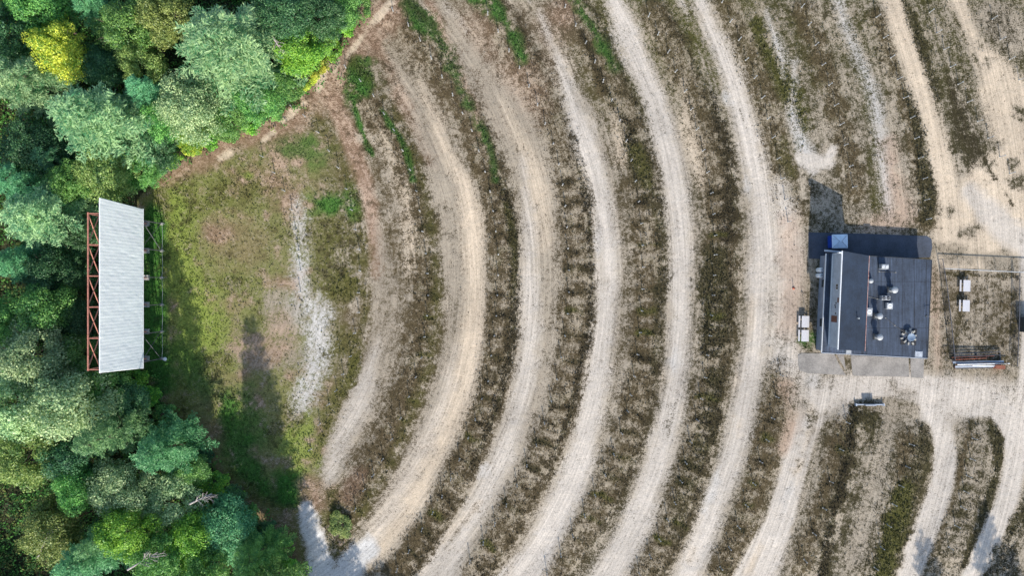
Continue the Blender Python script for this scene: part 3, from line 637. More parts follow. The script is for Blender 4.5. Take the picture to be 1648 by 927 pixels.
# ------------------------------------------------------------------ trees
def leaf_quads(c, nrm, size, rng_, asp=1.0, dirv=None):
    n = len(c); nrm = nrm / (np.linalg.norm(nrm, axis=1, keepdims=True) + 1e-9)
    if dirv is None: dirv = rng_.normal(size=(n, 3))
    u = dirv - (dirv * nrm).sum(1, keepdims=True) * nrm; u /= np.linalg.norm(u, axis=1, keepdims=True) + 1e-9
    v = np.cross(nrm, u); s = size[:, None] * .5
    return np.stack([c - u * s, c + v * s * asp, c + u * s, c - v * s * asp], 1)
def crown_broad(seed, Rr=5.0, H=15.0, clumps=110, per=190, leaf=.27):
    r = np.random.default_rng(seed); Q = []
    lob = r.normal(size=(7, 3)); lob /= np.linalg.norm(lob, axis=1, keepdims=True); la = r.uniform(-.28, .22, 7)
    for k in range(clumps):
        d = r.normal(size=3); d[2] = abs(d[2]) * 1.1 - .35; d /= np.linalg.norm(d)
        f = 1 + (la * np.clip(lob @ d, 0, 1) ** 3).sum(); rr = r.uniform(.5, .92) * f
        c = np.array([d[0] * Rr * rr, d[1] * Rr * rr, H * .60 + d[2] * H * .34 * rr])
        cr = r.choice([.10, .14, .19, .26, .33]) * r.uniform(.85, 1.15) * Rr; n = int(per * (cr / (.22 * Rr)) ** 2)
        e = r.normal(size=(n, 3)); e[:, 2] += .5; e /= np.linalg.norm(e, axis=1, keepdims=True)
        rad_ = cr * r.uniform(.55, 1.12, n) ** .7
        p = c + e * rad_[:, None] * np.array([1, 1, .62])
        nr = e * .8 + r.normal(0, .55, (n, 3)) + np.array([0, 0, .35])
        Q.append(leaf_quads(p, nr, leaf * r.uniform(.6, 1.35, n), r, .62))
    return np.concatenate(Q)
def crown_pine(seed, Rr=5.0, H=19.0):
    r = np.random.default_rng(seed); C_, Nn, D, S = [], [], [], []
    z = .25 * H; k = 0
    while z < H * .975:
        t = (z / H - .25) / .75; nb = r.integers(4, 7); a0 = r.uniform(0, 6.28)
        for b in range(nb):
            a = a0 + b * 2 * math.pi / nb + r.normal(0, .18); Lb = Rr * (1 - t) ** .62 * r.uniform(.62, 1.08) + .35
            if r.random() < .08: continue
            rise = r.uniform(.05, .35) * (.5 + t); s = .22 * Lb
            ca, sa = math.cos(a), math.sin(a)
            while s < Lb:
                fz = rise * s - .05 * s * s * (1 - t) * .8; px, py = ca * s, sa * s
                sp = (.42 * Lb * (1 - s / Lb) ** .7 * min(1, s / Lb * 2.2) + .22) * r.uniform(.7, 1.15)
                for sg in (-1, 1):
                    ta = a + sg * r.uniform(.65, 1.0); q = 0.05
                    while q < sp:
                        c = (px + math.cos(ta) * q, py + math.sin(ta) * q, z + fz + r.normal(0, .06) + .05)
                        for _ in range(3):
                            C_.append((c[0] + r.normal(0, .07), c[1] + r.normal(0, .07), c[2] + r.normal(0, .06)))
                            aa = ta + r.normal(0, .45); D.append((math.cos(aa), math.sin(aa), r.uniform(0, .8)))
                            Nn.append((r.normal(0, .45), r.normal(0, .45), 1)); S.append(r.uniform(.26, .55))
                        q += .23
                s += .30
        z += r.uniform(.42, .62) * (1.25 - .45 * t)
    return leaf_quads(np.array(C_), np.array(Nn), np.array(S), r, .24, np.array(D))
def trunk_mesh(seed, H, Rr, pine):
    r = random.Random(seed); m = MB(); top = Vector((r.uniform(-.4, .4), r.uniform(-.4, .4), H * (.95 if pine else .7)))
    pts = [Vector((0, 0, -.15)), Vector((0, 0, .35)), top * .45 + Vector((r.uniform(-.2, .2), r.uniform(-.2, .2), 0)), top]
    rr = [.34, .24, .17, .04]
    for i in range(3): m.tube(pts[i], pts[i + 1], rr[i], rr[i + 1], 9)
    for k in range(16 if pine else 13):
        t = r.uniform(.3, .9); p = pts[2] * (1 - t) + pts[3] * t if t > .5 else top * (.35 + t * .3)
        p = Vector((top.x * p.z / top.z, top.y * p.z / top.z, p.z))
        a = r.uniform(0, 6.28); l = Rr * (.75 if not pine else .75 * (1 - t * .7)); up = l * (.15 if pine else r.uniform(.3, .8))
        e = p + Vector((math.cos(a) * l, math.sin(a) * l, up)); mid = (p + e) / 2 + Vector((0, 0, -.12 * l + r.uniform(-.1, .3)))
        m.tube(p, mid, .085, .055, 6); m.tube(mid, e, .055, .018, 6)
        b = r.uniform(-.8, .8); e2 = mid + Vector((math.cos(a + b) * l * .4, math.sin(a + b) * l * .4, up * .5)); m.tube(mid, e2, .04, .012, 5)
    me_ = bpy.data.meshes.new('trunk'); me_.from_pydata(m.v, [], m.f); me_.materials.append(M['bark']); return me_
PROTO = {}
for i in range(4):
    PROTO['b%d' % i] = (quads_mesh('crown', crown_broad(20 + i), LEAF['mid']), trunk_mesh(i, 15, 5, False), 5.0, 15.0)
for i in range(3):
    PROTO['p%d' % i] = (quads_mesh('crown', crown_pine(40 + i), LEAF['pine']), trunk_mesh(10 + i, 19, 5, True), 5.0, 19.0)
PROTO['s0'] = (quads_mesh('crown', crown_broad(70, 2.0, 3.4, 42, 70, .26), LEAF['mid']), trunk_mesh(30, 3.4, 2, False), 2.0, 3.4)
PROTO['s1'] = (quads_mesh('crown', crown_broad(71, 2.0, 3.4, 34, 70, .24), LEAF['mid']), trunk_mesh(31, 3.4, 2, False), 2.0, 3.4)
print('quads', {k: len(v[0].polygons) for k, v in PROTO.items()})
def tree(px, py, rpx, h, leaf, label, name='broadleaf_tree', group='trees in the wood', proto=None, ground=False, cat='tree'):
    """px, py, rpx: where the crown shows in the photograph"""
    fam = 'p' if 'pine' in name else ('s' if 'shrub' in name else 'b')
    if proto is None: proto = fam + str(random.randrange(3 if fam == 'p' else 2 if fam == 's' else 4))
    cm, tm, r0, h0 = PROTO[proto]; zc = h * .7
    s = CAM_H / (CAM_H - (0 if ground else zc)); p = P(px, py, 0 if ground else zc)
    rr = rpx / 10 / s * 1.12
    root = empty(name, (p.x, p.y, max(0, gz(824 + p.x * 10, 463.5 - p.y * 10)) - .03), random.uniform(0, 6.28)); tag(root, label, cat, group)
    for nm, me_ in (('trunk', tm), ('crown', cm)):
        o = bpy.data.objects.new(nm, me_); C.objects.link(o); o.parent = root
        sc_ = (rr / r0, rr / r0, h / h0); o.scale = sc_ if nm == 'crown' else (max(.6, sc_[2] * .9),) * 2 + (sc_[2],)
        if nm == 'trunk' and rr / r0 < sc_[2] * .9: o.scale = (rr / r0, rr / r0, sc_[2])
        if nm == 'crown': o.material_slots[0].link = 'OBJECT'; o.material_slots[0].material = LEAF[leaf]
    return root

B_, PN, SH = 'broadleaf_tree', 'pine_tree', 'shrub'
TREES = [
 (90, 70, 42, 17, 'yellow', 'yellow autumn maple, the only bright yellow crown in the wood', B_),
 (28, 128, 58, 18, 'palepine', 'pale bluish pine at the left edge just left below the yellow maple', PN),
 (142, 192, 82, 20, 'palepine', 'largest pale green pine below the yellow maple, branches spread like a star', PN),
 (352, 72, 92, 21, 'palepine', 'broad pale green pine filling the middle of the upper wood', PN),
 (60, 350, 66, 18, 'palepine', 'light green star shaped pine left of the top end of the screen', PN),
 (255, 728, 50, 17, 'teal', 'teal green pine below the screen at the wood edge', PN),
 (55, 14, 45, 16, 'mid', 'mid green tree at the top edge above the yellow maple', B_),
 (8, 50, 42, 17, 'dark', 'dark green tree in the top left corner of the photo', B_),
 (150, 12, 36, 15, 'teal', 'teal crowned pine at the top edge right of the yellow maple', PN),
 (200, 42, 44, 16, 'mid', 'mid green broadleaf right of the yellow maple', B_),
 (262, 20, 40, 17, 'olive', 'olive green broadleaf at the top edge left of the broad pale pine', B_),
 (160, 100, 34, 12, 'dark', 'dark green tree in the shade right of the yellow maple', B_),
 (222, 100, 36, 13, 'olive', 'olive brown tree between the yellow maple and the broad pale pine', B_),
 (232, 145, 34, 14, 'teal', 'small blue green pine right of the largest pale pine top', PN),
 (305, 165, 50, 14, 'pale', 'grey green thin crowned tree below the broad pale pine', B_),
 (255, 190, 34, 12, 'mid', 'mid green broadleaf between the largest pale pine and the grey green tree', B_),
 (455, 20, 40, 14, 'dark', 'very dark tree at the top edge right of the broad pale pine', B_),
 (478, 75, 42, 10, 'bright', 'bright grass green tree near the top track bend', B_),
 (512, 22, 34, 12, 'dark', 'dark green tree at the top edge beside the bright green tree', B_),
 (545, 12, 30, 9, 'mid', 'last mid green tree at the top edge beside the track', B_),
 (515, 62, 26, 8, 'mid', 'small round tree between the bright green tree and the track', B_),
 (405, 160, 40, 10, 'mid', 'deep green tree at the wood edge below the broad pale pine', B_),
 (440, 138, 30, 8, 'mid', 'small green tree below the bright grass green tree', B_),
 (362, 190, 34, 9, 'mid', 'leafy green tree between the grey green tree and the field edge', B_),
 (300, 212, 28, 7, 'bright', 'yellowish green small tree at the wood edge above the field corner', B_),
 (250, 235, 34, 9, 'dark', 'dark bushy tree above the small stretch of leaf litter', B_),
 (168, 268, 46, 13, 'olive', 'olive green tree just above the top end of the screen', B_),
 (220, 275, 30, 9, 'mid', 'small green tree touching the top corner of the field', B_),
 (115, 292, 34, 14, 'mid', 'mid green tree above and left of the screen top corner', B_),
 (45, 230, 46, 14, 'dark', 'dark tree in deep shade at the left edge under the pale bluish pine', B_),
 (85, 255, 36, 13, 'dark', 'blue dark tree in the shade gap below the largest pale pine', PN),
 (12, 290, 40, 15, 'teal', 'blue green pine at the left edge above the light star pine', PN),
 (120, 375, 30, 12, 'dark', 'dark tree immediately left of the upper part of the screen frame', B_),
 (20, 425, 40, 15, 'teal', 'teal pine at the left edge level with the middle of the screen', PN),
 (75, 438, 40, 13, 'dark', 'dark blue green tree left of the screen middle', B_),
 (122, 440, 28, 10, 'dark', 'small dark tree close behind the screen middle', B_),
 (60, 500, 46, 15, 'mid', 'mid green tree left of the lower half of the screen', B_),
 (10, 520, 38, 15, 'mid', 'green tree at the left edge level with the lower part of the screen', B_),
 (120, 515, 34, 11, 'dark', 'dark green tree hugging the red frame behind the screen', B_),
 (128, 575, 36, 13, 'mid', 'green tree just left of the bottom end of the red frame', B_),
 (45, 575, 54, 18, 'pale', 'bright pale green broadleaf at the left, below screen level', B_),
 (95, 645, 62, 19, 'pale', 'big pale leafy tree below and left of the screen bottom', B_),
 (25, 660, 52, 19, 'pale', 'pale leafy tree at the left edge beside the big pale one', B_),
 (160, 625, 38, 13, 'mid', 'mid green tree right under the bottom corner of the screen', B_),
 (200, 650, 34, 10, 'dark', 'dark tree in shade between the screen bottom and the teal pine', B_),
 (45, 735, 48, 17, 'olive', 'yellow green tree at the left edge beneath the pale leafy trees', B_),
 (110, 730, 40, 15, 'dark', 'shaded dark tree below the big pale leafy tree', B_),
 (165, 705, 42, 20, 'pine', 'tall dark green pine left of the teal pine', PN),
 (185, 795, 48, 14, 'pale', 'ash grey green tree left of its paler twin in the lower wood', B_),
 (262, 815, 46, 10, 'pale', 'ash grey green tree nearer the field in the lower wood', B_),
 (120, 785, 36, 15, 'mid', 'mid green tree left of the two ash grey trees', B_),
 (300, 750, 30, 8, 'mid', 'small green tree right of the teal pine at the wood edge', B_),
 (75, 860, 46, 15, 'olive', 'yellow green tree near the bottom left bare patch', B_),
 (130, 905, 48, 17, 'teal', 'bright teal pine at the bottom edge left of the dead branches', PN),
 (195, 862, 42, 16, 'bright', 'bright green tree in front of the ash grey trees near the bottom', B_),
 (250, 905, 42, 14, 'mid', 'green tree at the bottom edge by the fallen dead branches', B_),
 (300, 878, 40, 11, 'bright', 'light green tree between the dead branches and the round green tree', B_),
 (362, 862, 50, 9, 'teal', 'round teal green tree at the lower wood edge', B_),
 (330, 925, 36, 12, 'mid', 'mid green tree cut by the bottom edge under the round teal tree', B_),
 (405, 905, 40, 16, 'mid', 'tall pine at the bottom edge right of the round teal tree', PN),
 (372, 815, 26, 6, 'dark', 'small dark tree right above the round teal tree', B_),
 (425, 862, 24, 5, 'dark', 'little dark tree where the lower track meets the wood', B_),
]
for t in TREES: tree(t[0], t[1], t[2], t[3], t[4], t[5], t[6])
# trees beyond the frame whose shadows lie in the picture, and the wood carrying on
OUT = [(462, 905, 46, 21.5, 'mid', PN), (440, 885, 24, 17.5, 'pine', PN), (480, 932, 20, 18.5, 'pine', PN), (228, 830, 26, 17, 'pine', PN),  # second and third pines are added to split one tree's shadow into fingers
       (490, 1072, 42, 15, 'mid', B_), (530, 1085, 34, 15.5, 'pine', PN), (585, 1120, 40, 14, 'mid', B_), (640, 1150, 40, 13.5, 'mid', B_), (700, 1160, 36, 13, 'mid', B_),
       (1530, 1160, 40, 16.5, 'pine', PN), (1628, 1130, 42, 17.5, 'pine', PN), (1665, 1150, 34, 15, 'pine', PN)]
for (x, y, r, h, l, nm) in OUT[:4]:
    tree(x, y, r, h, l, {462: 'tall pine standing at the lower wood edge nearest the field', 440: 'added narrow pine second from the field, splitting the wood edge shadow', 480: 'added thin pine closest to the bluish track, splitting the wood edge shadow', 228: 'slim dark pine left among the ash grey trees'}[x], nm, ground=True)
for (x, y, r, h, l, nm) in OUT[4:]:
    tree(x, y, r, h, l, 'tree past the lower edge of the parking field throwing its shadow up', nm, group='trees past the lower edge', ground=True)
for k in range(84):
    for _ in range(50):
        x = random.uniform(-330, 1500); y = random.uniform(-230, 1300)
        if inpoly([x], [y], WOOD)[0] and (x < -60 or y < -90 or (y > 1010 and x < 470)) : break
    else: continue
    pn = random.random() < .35
    tree(x, y, random.uniform(38, 60), random.uniform(12, 18), random.choice(['pine', 'palepine'] if pn else ['mid', 'pale', 'olive', 'dark']), 'tree of the wood that carries on past the edge of the picture', PN if pn else B_, group='trees of the wood beyond', ground=True)

# shrubs at the wood edge
SHR = [(578, 6, 16, 'mid', 'uppermost shrub beside the track at the top edge'), (556, 40, 14, 'bright', 'yellow green shrub below the last tree at the top track'),
 (535, 78, 15, 'bright', 'yellowish shrub on the track side of the small round tree'), (512, 104, 14, 'yellow', 'golden shrub where the top track bends'),
 (495, 122, 15, 'yellow', 'second golden shrub just inside the track bend'), (470, 145, 16, 'mid', 'green shrub inside the track bend, below the golden ones'),
 (440, 172, 17, 'mid', 'dense green shrub left of the pale track patch'), (402, 196, 15, 'bright', 'light shrub on the leaf litter below the deep green tree'),
 (368, 212, 15, 'mid', 'mid green shrub on the wood edge above the field'), (334, 222, 15, 'bright', 'lime shrub on the wood edge above the field'),
 (305, 236, 14, 'yellow', 'yellow green shrub at the start of the leaf litter'), (275, 256, 14, 'bright', 'small lime shrub near the upper field corner'),
 (252, 272, 12, 'mid', 'small green shrub nearest the upper field corner'),
 (214, 612, 18, 'bright', 'vivid green shrub under the bottom edge of the screen'), (236, 640, 17, 'bright', 'vivid green shrub second below the screen'),
 (262, 668, 15, 'mid', 'green shrub beside the fallen white branch'), (300, 712, 16, 'bright', 'vivid shrub right of the teal pine'),
 (322, 742, 17, 'dark', 'dark shrub halfway down the lower wood edge'), (345, 778, 18, 'bright', 'bright green shrub above the round teal tree'),
 (372, 800, 16, 'bright', 'bright green shrub right of the dark little tree'), (398, 832, 16, 'mid', 'green shrub by the lower track'),
 (425, 850, 14, 'dark', 'dark shrub tucked at the lower track'), (452, 890, 16, 'bright', 'bright shrub near the lower edge of the wood'),
 (465, 918, 15, 'bright', 'lowest bright shrub at the bottom edge of the photo'), (548, 846, 17, 'olive', 'lone round brownish bush between the lower tracks')]
for (x, y, r, l, lab) in SHR: tree(x, y, r * 1.15, random.uniform(1.6, 3.0) if x != 548 else 1.2, l, lab, SH, group=None if x == 548 else 'shrubs along the wood edge', cat='shrub')

# fallen / dead branches
def dead(px, py, rz, L, label, h=4.0):
    root = empty('dead_tree', P(px, py, h) , R(rz)); r = random.Random(int(px)); tag(root, label, 'dead tree', 'bare dead trees')
    m = MB(); m.tube((0, 0, 0), (L, 0, -.6), .16, .05, 8); m.build('trunk', M['deadwood'], root)
    m = MB()
    for k in range(13):
        t = r.uniform(.15, .95); a = r.choice((-1, 1)) * r.uniform(.3, .9); l = L * r.uniform(.2, .5)
        p = Vector((L * t, 0, -.6 * t)); e = p + Vector((math.cos(a) * l, math.sin(a) * l, r.uniform(-.3, .9))); m.tube(p, e, .06, .02, 6)
        for q in (.4, .7):
            b = a + r.uniform(-.8, .8); s = p.lerp(e, q); m.tube(s, s + Vector((math.cos(b) * l * .4, math.sin(b) * l * .4, r.uniform(-.1, .4))), .03, .01, 5)
    m.build('branches', M['deadwood'], root)
dead(205, 918, 30, 4.6, 'grey dead tree fallen near the bottom edge of the lower wood', 13)
dead(305, 812, 25, 3.4, 'bare grey branching dead tree right of the ash grey trees', 9)
dead(440, 60, -60, 2.6, 'short white dead snag beside the bright green tree', 9)
dead(275, 697, 5, 2.6, 'pale fallen branch lying at the wood edge right of the teal pine', 1.2)
dead(60, 900, 70, 5, 'bare grey dead tree in the bottom left bare patch', 6)

# undergrowth (uncountable)
r = np.random.default_rng(5); Qs = []; cols = []
K = 15000; ux = r.uniform(-160, 640, K * 3); uy = r.uniform(-140, 1060, K * 3); jx = r.normal(0, 13, K * 3); jy = r.normal(0, 13, K * 3); ok = inpoly(ux + jx, uy + jy, WOOD) & ~((ux > 215) & (uy > 300) & (uy < 600)); ux, uy = ux[ok][:K], uy[ok][:K]
base_cols = np.array([(.06, .20, .03), (.10, .28, .05), (.04, .12, .03), (.16, .20, .05)])
nd = 12
cx = np.repeat((ux - 824) / 10, nd) + r.normal(0, .35, len(ux) * nd); cy = np.repeat((463.5 - uy) / 10, nd) + r.normal(0, .35, len(ux) * nd)
hz = np.repeat(r.uniform(.3, 1.6, len(ux)), nd) * r.uniform(.2, 1, len(ux) * nd)
nn = r.normal(0, .6, (len(cx), 3)) + np.array([0, 0, 1])
Vq = leaf_quads(np.stack([cx, cy, hz], -1), nn, r.uniform(.22, .5, len(cx)), r, .6)
cc = np.repeat(base_cols[r.integers(0, 4, len(ux))], nd, axis=0) * r.uniform(.6, 1.4, len(cx))[:, None]
um = quads_mesh('undergrowth', Vq, tonemat('undergrowth_leaves'), cc)
uo = bpy.data.objects.new('undergrowth', um); C.objects.link(uo); tag(uo, 'low leafy undergrowth covering the wood floor between the trees', 'undergrowth', kind='stuff')

# ------------------------------------------------------------------ speaker posts
def post_proto():
    root = empty('speaker_post', (0, 0, 0))
    MB().tube((0, 0, 0), (0, 0, 1.25), .058, .052, 10).build('pole', M['galv'], root)
    MB().lathe((0, 0, 0), [(.13, -.1), (.13, .03), (.08, .06)], 12).build('footing', M['concrete'], root)
    m = MB(); m.box(-.08, -.05, 1.14, .08, .05, 1.30, .012); m.box(-.10, -.035, 1.16, -.081, .035, 1.26); m.box(.081, -.035, 1.16, .10, .035, 1.26)
    m.build('speaker_box', M['galv'], root)
    return root
def copy_tree(o, parent=None):
    c = o.copy(); C.objects.link(c); c.parent = parent
    for ch in list(o.children): copy_tree(ch, c)
    return c
pp = post_proto(); first = True; cnt = 0
desc = {'first': 'innermost short row nearest the screen', 'second': 'second row from the screen', 'third': 'third row of posts from the screen',
 'fourth': 'fourth row of posts from the screen', 'fifth': 'fifth row of posts from the screen', 'sixth': 'sixth row of posts from the screen', 'seventh': 'seventh row of posts from the screen',
 'eighth': 'row above left of the building', 'lower eighth': 'short row below and left of the building', 'ninth': 'row straight above the building',
 'lower ninth': 'row along the dark strip below the building', 'tenth': 'row left of the upper sandy track', 'lower tenth': 'row on the green strip below the building',
 'eleventh': 'row right of the upper sandy track', 'island': 'row on the narrow island inside the loop road', 'twelfth': 'outermost row by the upper right corner'}
for k, pts in ROWS.items():
    for (x, y) in pts:
        if y < -2 or y > 925: continue
        if k == 'first' and False: continue
        o = pp if first else copy_tree(pp); first = False; cnt += 1
        p = P(x, y, 0); o.location = (p.x, p.y, gz(x, y) - .01)
        o.rotation_euler = (random.uniform(-.05, .05), random.uniform(-.05, .05), math.atan2(y - 455, x - 195) + random.uniform(-.5, .5))
        tag(o, 'thin pale speaker post in the ' + desc[k], 'speaker post', 'speaker posts of the ' + k + ' row')
print('posts', cnt)

# ------------------------------------------------------------------ screen tower
SX = -56.25
def zat(px, gx): return CAM_H * (1 - gx * 10 / (px - 824))
st = empty('movie_screen', (SX, 0, 0)); tag(st, 'large white drive-in movie screen on a steel frame facing the rows', 'movie screen')
def loc(x, y, z): return (x - SX, y, z)
ny, nz_ = 330, 60; vv, ff = [], []
z0, z1 = 6.3, 17.2
rr_ = np.random.default_rng(3); dent = rr_.normal(0, 1, (60, 14))
for j in range(nz_ + 1):
    t = j / nz_; yt, yb = 12.0 + .3 * t, -12.2 + .65 * t
    for i in range(ny + 1):
        s = i / ny; y = yb + (yt - yb) * s; ph = y / .46 * math.pi
        a, b = s * 58, t * 12; ia, ib = int(a), int(b); fa, fb = a - ia, b - ib; fa = fa * fa * (3 - 2 * fa); fb = fb * fb * (3 - 2 * fb)
        dn = (dent[ia, ib] * (1 - fa) + dent[ia + 1, ib] * fa) * (1 - fb) + (dent[ia, ib + 1] * (1 - fa) + dent[ia + 1, ib + 1] * fa) * fb
        vv.append((.24 + .008 * abs(math.sin(ph)) + .006 * dn , y, z0 + (z1 - z0) * t))
for j in range(nz_):
    for i in range(ny):
        a = j * (ny + 1) + i; ff.append((a, a + 1, a + ny + 2, a + ny + 1))
m = MB(); m.v, m.f = vv, ff; pan = m.build('screen_panel', M['white_metal'], st, smooth=True)
so_ = pan.modifiers.new('thick', 'SOLIDIFY'); so_.thickness = .06; so_.offset = -1
M['screen'] = simple('screen_white_paint', (.87, .91, .96), .45, .08, .8, stretch=(1, 1, .22)); pan.data.materials[0] = M['screen']
m = MB(); m.box(.06, -12.25, 6.16, .30, 12.05, 6.28); m.build('bottom_trim', M['white_trim'], st)
PYs = [(463.5 - y) / 10 for y in (360, 403.4, 446.8, 490.2, 533.6, 577)]
RX = -58.7
for i, y in enumerate(PYs):
    m = MB(); m.box(-.13, y - .06, 0, .0, y + .06, 16.6); m.build('post', M['grey_steel'], st)
    m = MB(); m.box(RX - SX - .12, y - .1, 0, RX - SX + .06, y + .1, 15.4); m.build('rear_post', M['red_steel'], st)
    m = MB(); m.box(-.30, y - .22, -.2, .17, y + .22, .34, .04); m.build('footing', M['concrete'], st, bevel=.03)
    m = MB(); m.box(RX - SX - .5, y - .45, -.2, RX - SX + .4, y + .45, .3, .04); m.build('rear_footing', M['concrete'], st)
    for z in (3.5, 6.2, 9.3, 12.4, 15.3): 
        m = MB(); m.bar((RX - SX + .05, y, z), (-.16, y, z), .10); m.build('strut', M['red_steel'] if z > 9 else M['grey_steel'], st)
for z in (6.2, 9.3, 12.6, 15.35):
    m = MB(); m.bar((RX - SX, PYs[5] - .15, z), (RX - SX, PYs[0] + .15, z), .16); m.build('rear_beam', M['red_steel'], st)
for z in (6.9, 8.9, 10.9, 12.9, 14.9, 16.6):
    m = MB(); m.bar((.03, -11.8, z), (.03, 11.8, z), .13); m.build('girt', M['grey_steel'], st)
for i in range(5):
    for (za, zb) in ((12.6, 15.35), (9.3, 12.6), (6.2, 9.3)):
        m = MB(); m.bar((RX - SX - .09, PYs[i], za), (RX - SX - .09, PYs[i + 1], zb), .10); m.bar((RX - SX - .02, PYs[i + 1], za), (RX - SX - .02, PYs[i], zb), .10); m.build('cross_brace', M['red_steel'], st)
    if i in (0, 4):
        m = MB(); m.bar((-.10, PYs[i], .4), (-.10, PYs[i + 1], 6.2), .07); m.bar((-.02, PYs[i + 1], .4), (-.02, PYs[i], 6.2), .07); m.build('cross_brace', M['grey_steel'], st)
lamp = empty('floodlight', P(266, 578, .45)); tag(lamp, 'small round white floodlight on the lowest screen footing', 'floodlight')
MB().lathe((0, 0, 0), [(.28, .0), (.32, .12), (.26, .3), (.1, .36)], 14).build('housing', M['white_trim'], lamp)
MB().tube((0, 0, -.05), (0, 0, .02), .1, .1, 8).build('bracket', M['dark_metal'], lamp)
cab = MB(); prev = None
for i, y in enumerate(PYs):
    for k in range(6):
        if i == 5: break
        a, b = k / 6, (k + 1) / 6
        ya, yb = y + (PYs[i + 1] - y) * a, y + (PYs[i + 1] - y) * b
        cab.tube((.38, ya, .95 - .9 * a * (1 - a)), (.38, yb, .95 - .9 * b * (1 - b)), .022, n=6)
fc = empty('cable_barrier', (SX, 0, 0)); tag(fc, 'thin pale cable strung along the feet of the screen', 'cable')
cab.build('cable', M['galv'], fc)
for y in PYs: MB().tube((.38, y, 0), (.38, y, 1.05), .035, n=8).build('stake', M['galv'], fc)

# ------------------------------------------------------------------ concession building
ZF, ZH, ZL = 2.7, 6.5, 5.5
bd = empty('concession_building', P(1408, 490, 0)); org = bd.location.copy()
tag(bd, 'flat dark roofed concession building with a raised projection room under a shingled shed roof', 'building')
def W(px, py, z, zz=None):
    """roof pixel seen at height z -> building-local point, optionally put at height zz"""
    p = P(px, py, z) - org; p.z = z if zz is None else zz; return p
nw, ne, se, sw = W(1330, 408, ZF), W(1499, 418.5, ZF), W(1492, 576.5, ZF), W(1322.5, 567.5, ZF)
def quadprism(a, b, c, d, z0, z1, inset=0):
    cen = (a + b + c + d) / 4
    pts = []
    for z in (z0, z1):
        for p in (a, b, c, d):
            q_ = p + (cen - p).normalized() * inset; pts.append((q_.x, q_.y, z))
    return pts
# order bottom: sw, se, ne, nw
MB().hexa(quadprism(sw, se, ne, nw, -.05, ZF - .12, .35)).build('wall', M['wall'], bd)
MB().hexa(quadprism(sw, se, ne, nw, ZF - .117, ZF + .03)).build('flat_roof', M['flatroof'], bd, bevel=.02)
for a, b, mt in ((nw, sw, 'white_trim'), (sw, se, 'siding'), (se, ne, 'dark_metal'), (ne, nw, 'dark_metal')):
    d = (b - a).normalized(); n_ = Vector((-d.y, d.x, 0)) * -1 if (Vector((-d.y, d.x, 0))).dot((a + b) / 2) < 0 else Vector((-d.y, d.x, 0))
    o_ = n_ * .09
    pts = [(p.x, p.y, z) for z in (ZF - .16, ZF + .09) for p in (a + n_ * .004, b + n_ * .004, b + o_, a + o_)]
    MB().hexa(pts).build('roof_edge', M[mt], bd)
# upper room: high edge left, low edge right (photo px at their heights)
hn, hs = W(1357.5, 405.5, ZH), W(1350.5, 561, ZH)
ln_, ls = W(1397, 413.5, ZL), W(1390, 563.5, ZL)
def at(p, z): return Vector((p.x, p.y, z))
inl = .06
MB().hexa([at(hs, ZF + .035), at(ls, ZF + .035), at(ln_, ZF + .035), at(hn, ZF + .035), at(hs, ZH - .12), at(ls, ZL - .12), at(ln_, ZL - .12), at(hn, ZH - .12)]).build('upper_wall', M['siding'], bd)
ex = Vector((.16, 0, 0)); ey = Vector((0, .18, 0))
a_, b_, c_, d_ = hs - ex * .7 - ey, ls + ex - ey, ln_ + ex + ey, hn - ex * .7 + ey
MB().hexa([at(a_, ZH - .117), at(b_, ZL - .117), at(c_, ZL - .117), at(d_, ZH - .117), at(a_, ZH), at(b_, ZL), at(c_, ZL), at(d_, ZH)]).build('shed_roof', M['shingle'], bd)
MB().hexa([at(p, z) for z in (ZH - .22, ZH + .05) for p in (a_ - ex * .9, a_ - ex * .02, d_ - ex * .02, d_ - ex * .9)]).build('fascia', M['white_trim'], bd)
MB().hexa([at(p, z) for z in (ZL - .20, ZL + .03) for p in (b_ + ex * .02, b_ + ex * .5, c_ + ex * .5, c_ + ex * .02)]).build('eave_trim', M['redtrim'], bd)
# facade openings on the left-facing upper wall
def facade(t, zc, w, h, name, mat, sub=None, prot=.05):
    """t 0 top(north) .. 1 bottom(south)"""
    p = hn.lerp(hs, t); d = (hs - hn).normalized(); nrm = Vector((-abs(d.y), 0, 0)); nrm = Vector((-1, .045, 0)).normalized()
    def bx(w_, h_, o0, o1): return [p + d * sx * w_ / 2 + nrm * o + Vector((0, 0, zc - p.z + sz * h_ / 2)) for sz in (-1, 1) for (sx, o) in ((-1, o0), (1, o0), (1, o1), (-1, o1))]
    f = MB().hexa(bx(w, h, .003, prot)).build(name, mat, bd)
    if sub: MB().hexa(bx(w - .14, h - .14, prot + .003, prot + .012)).build(sub, M['glass'], f)
facade(.345, 5.05, .55, .8, 'projection_window', M['white_trim'], 'pane')
facade(.375, 5.05, .0001 + .5, .8, 'projection_window', M['white_trim'], 'pane')
facade(.50, 5.7, .75, .75, 'shutter', M['brown'])
facade(.70, 4.5, 1.0, 1.8, 'hatch', M['brown'])
for t, z in ((.53, 4.9), (.555, 4.6), (.575, 4.75), (.64, 4.9)): facade(t, z, .22, .25, 'port_hole', M['black'])
facade(.5, 3.1, 14.0, .25, 'sill', M['white_trim'], prot=.03)
# vertical board lines
for k in range(26):
    facade(.03 + k * .037, 4.6, .035, 3.2, 'batten', M['siding'], prot=.03)
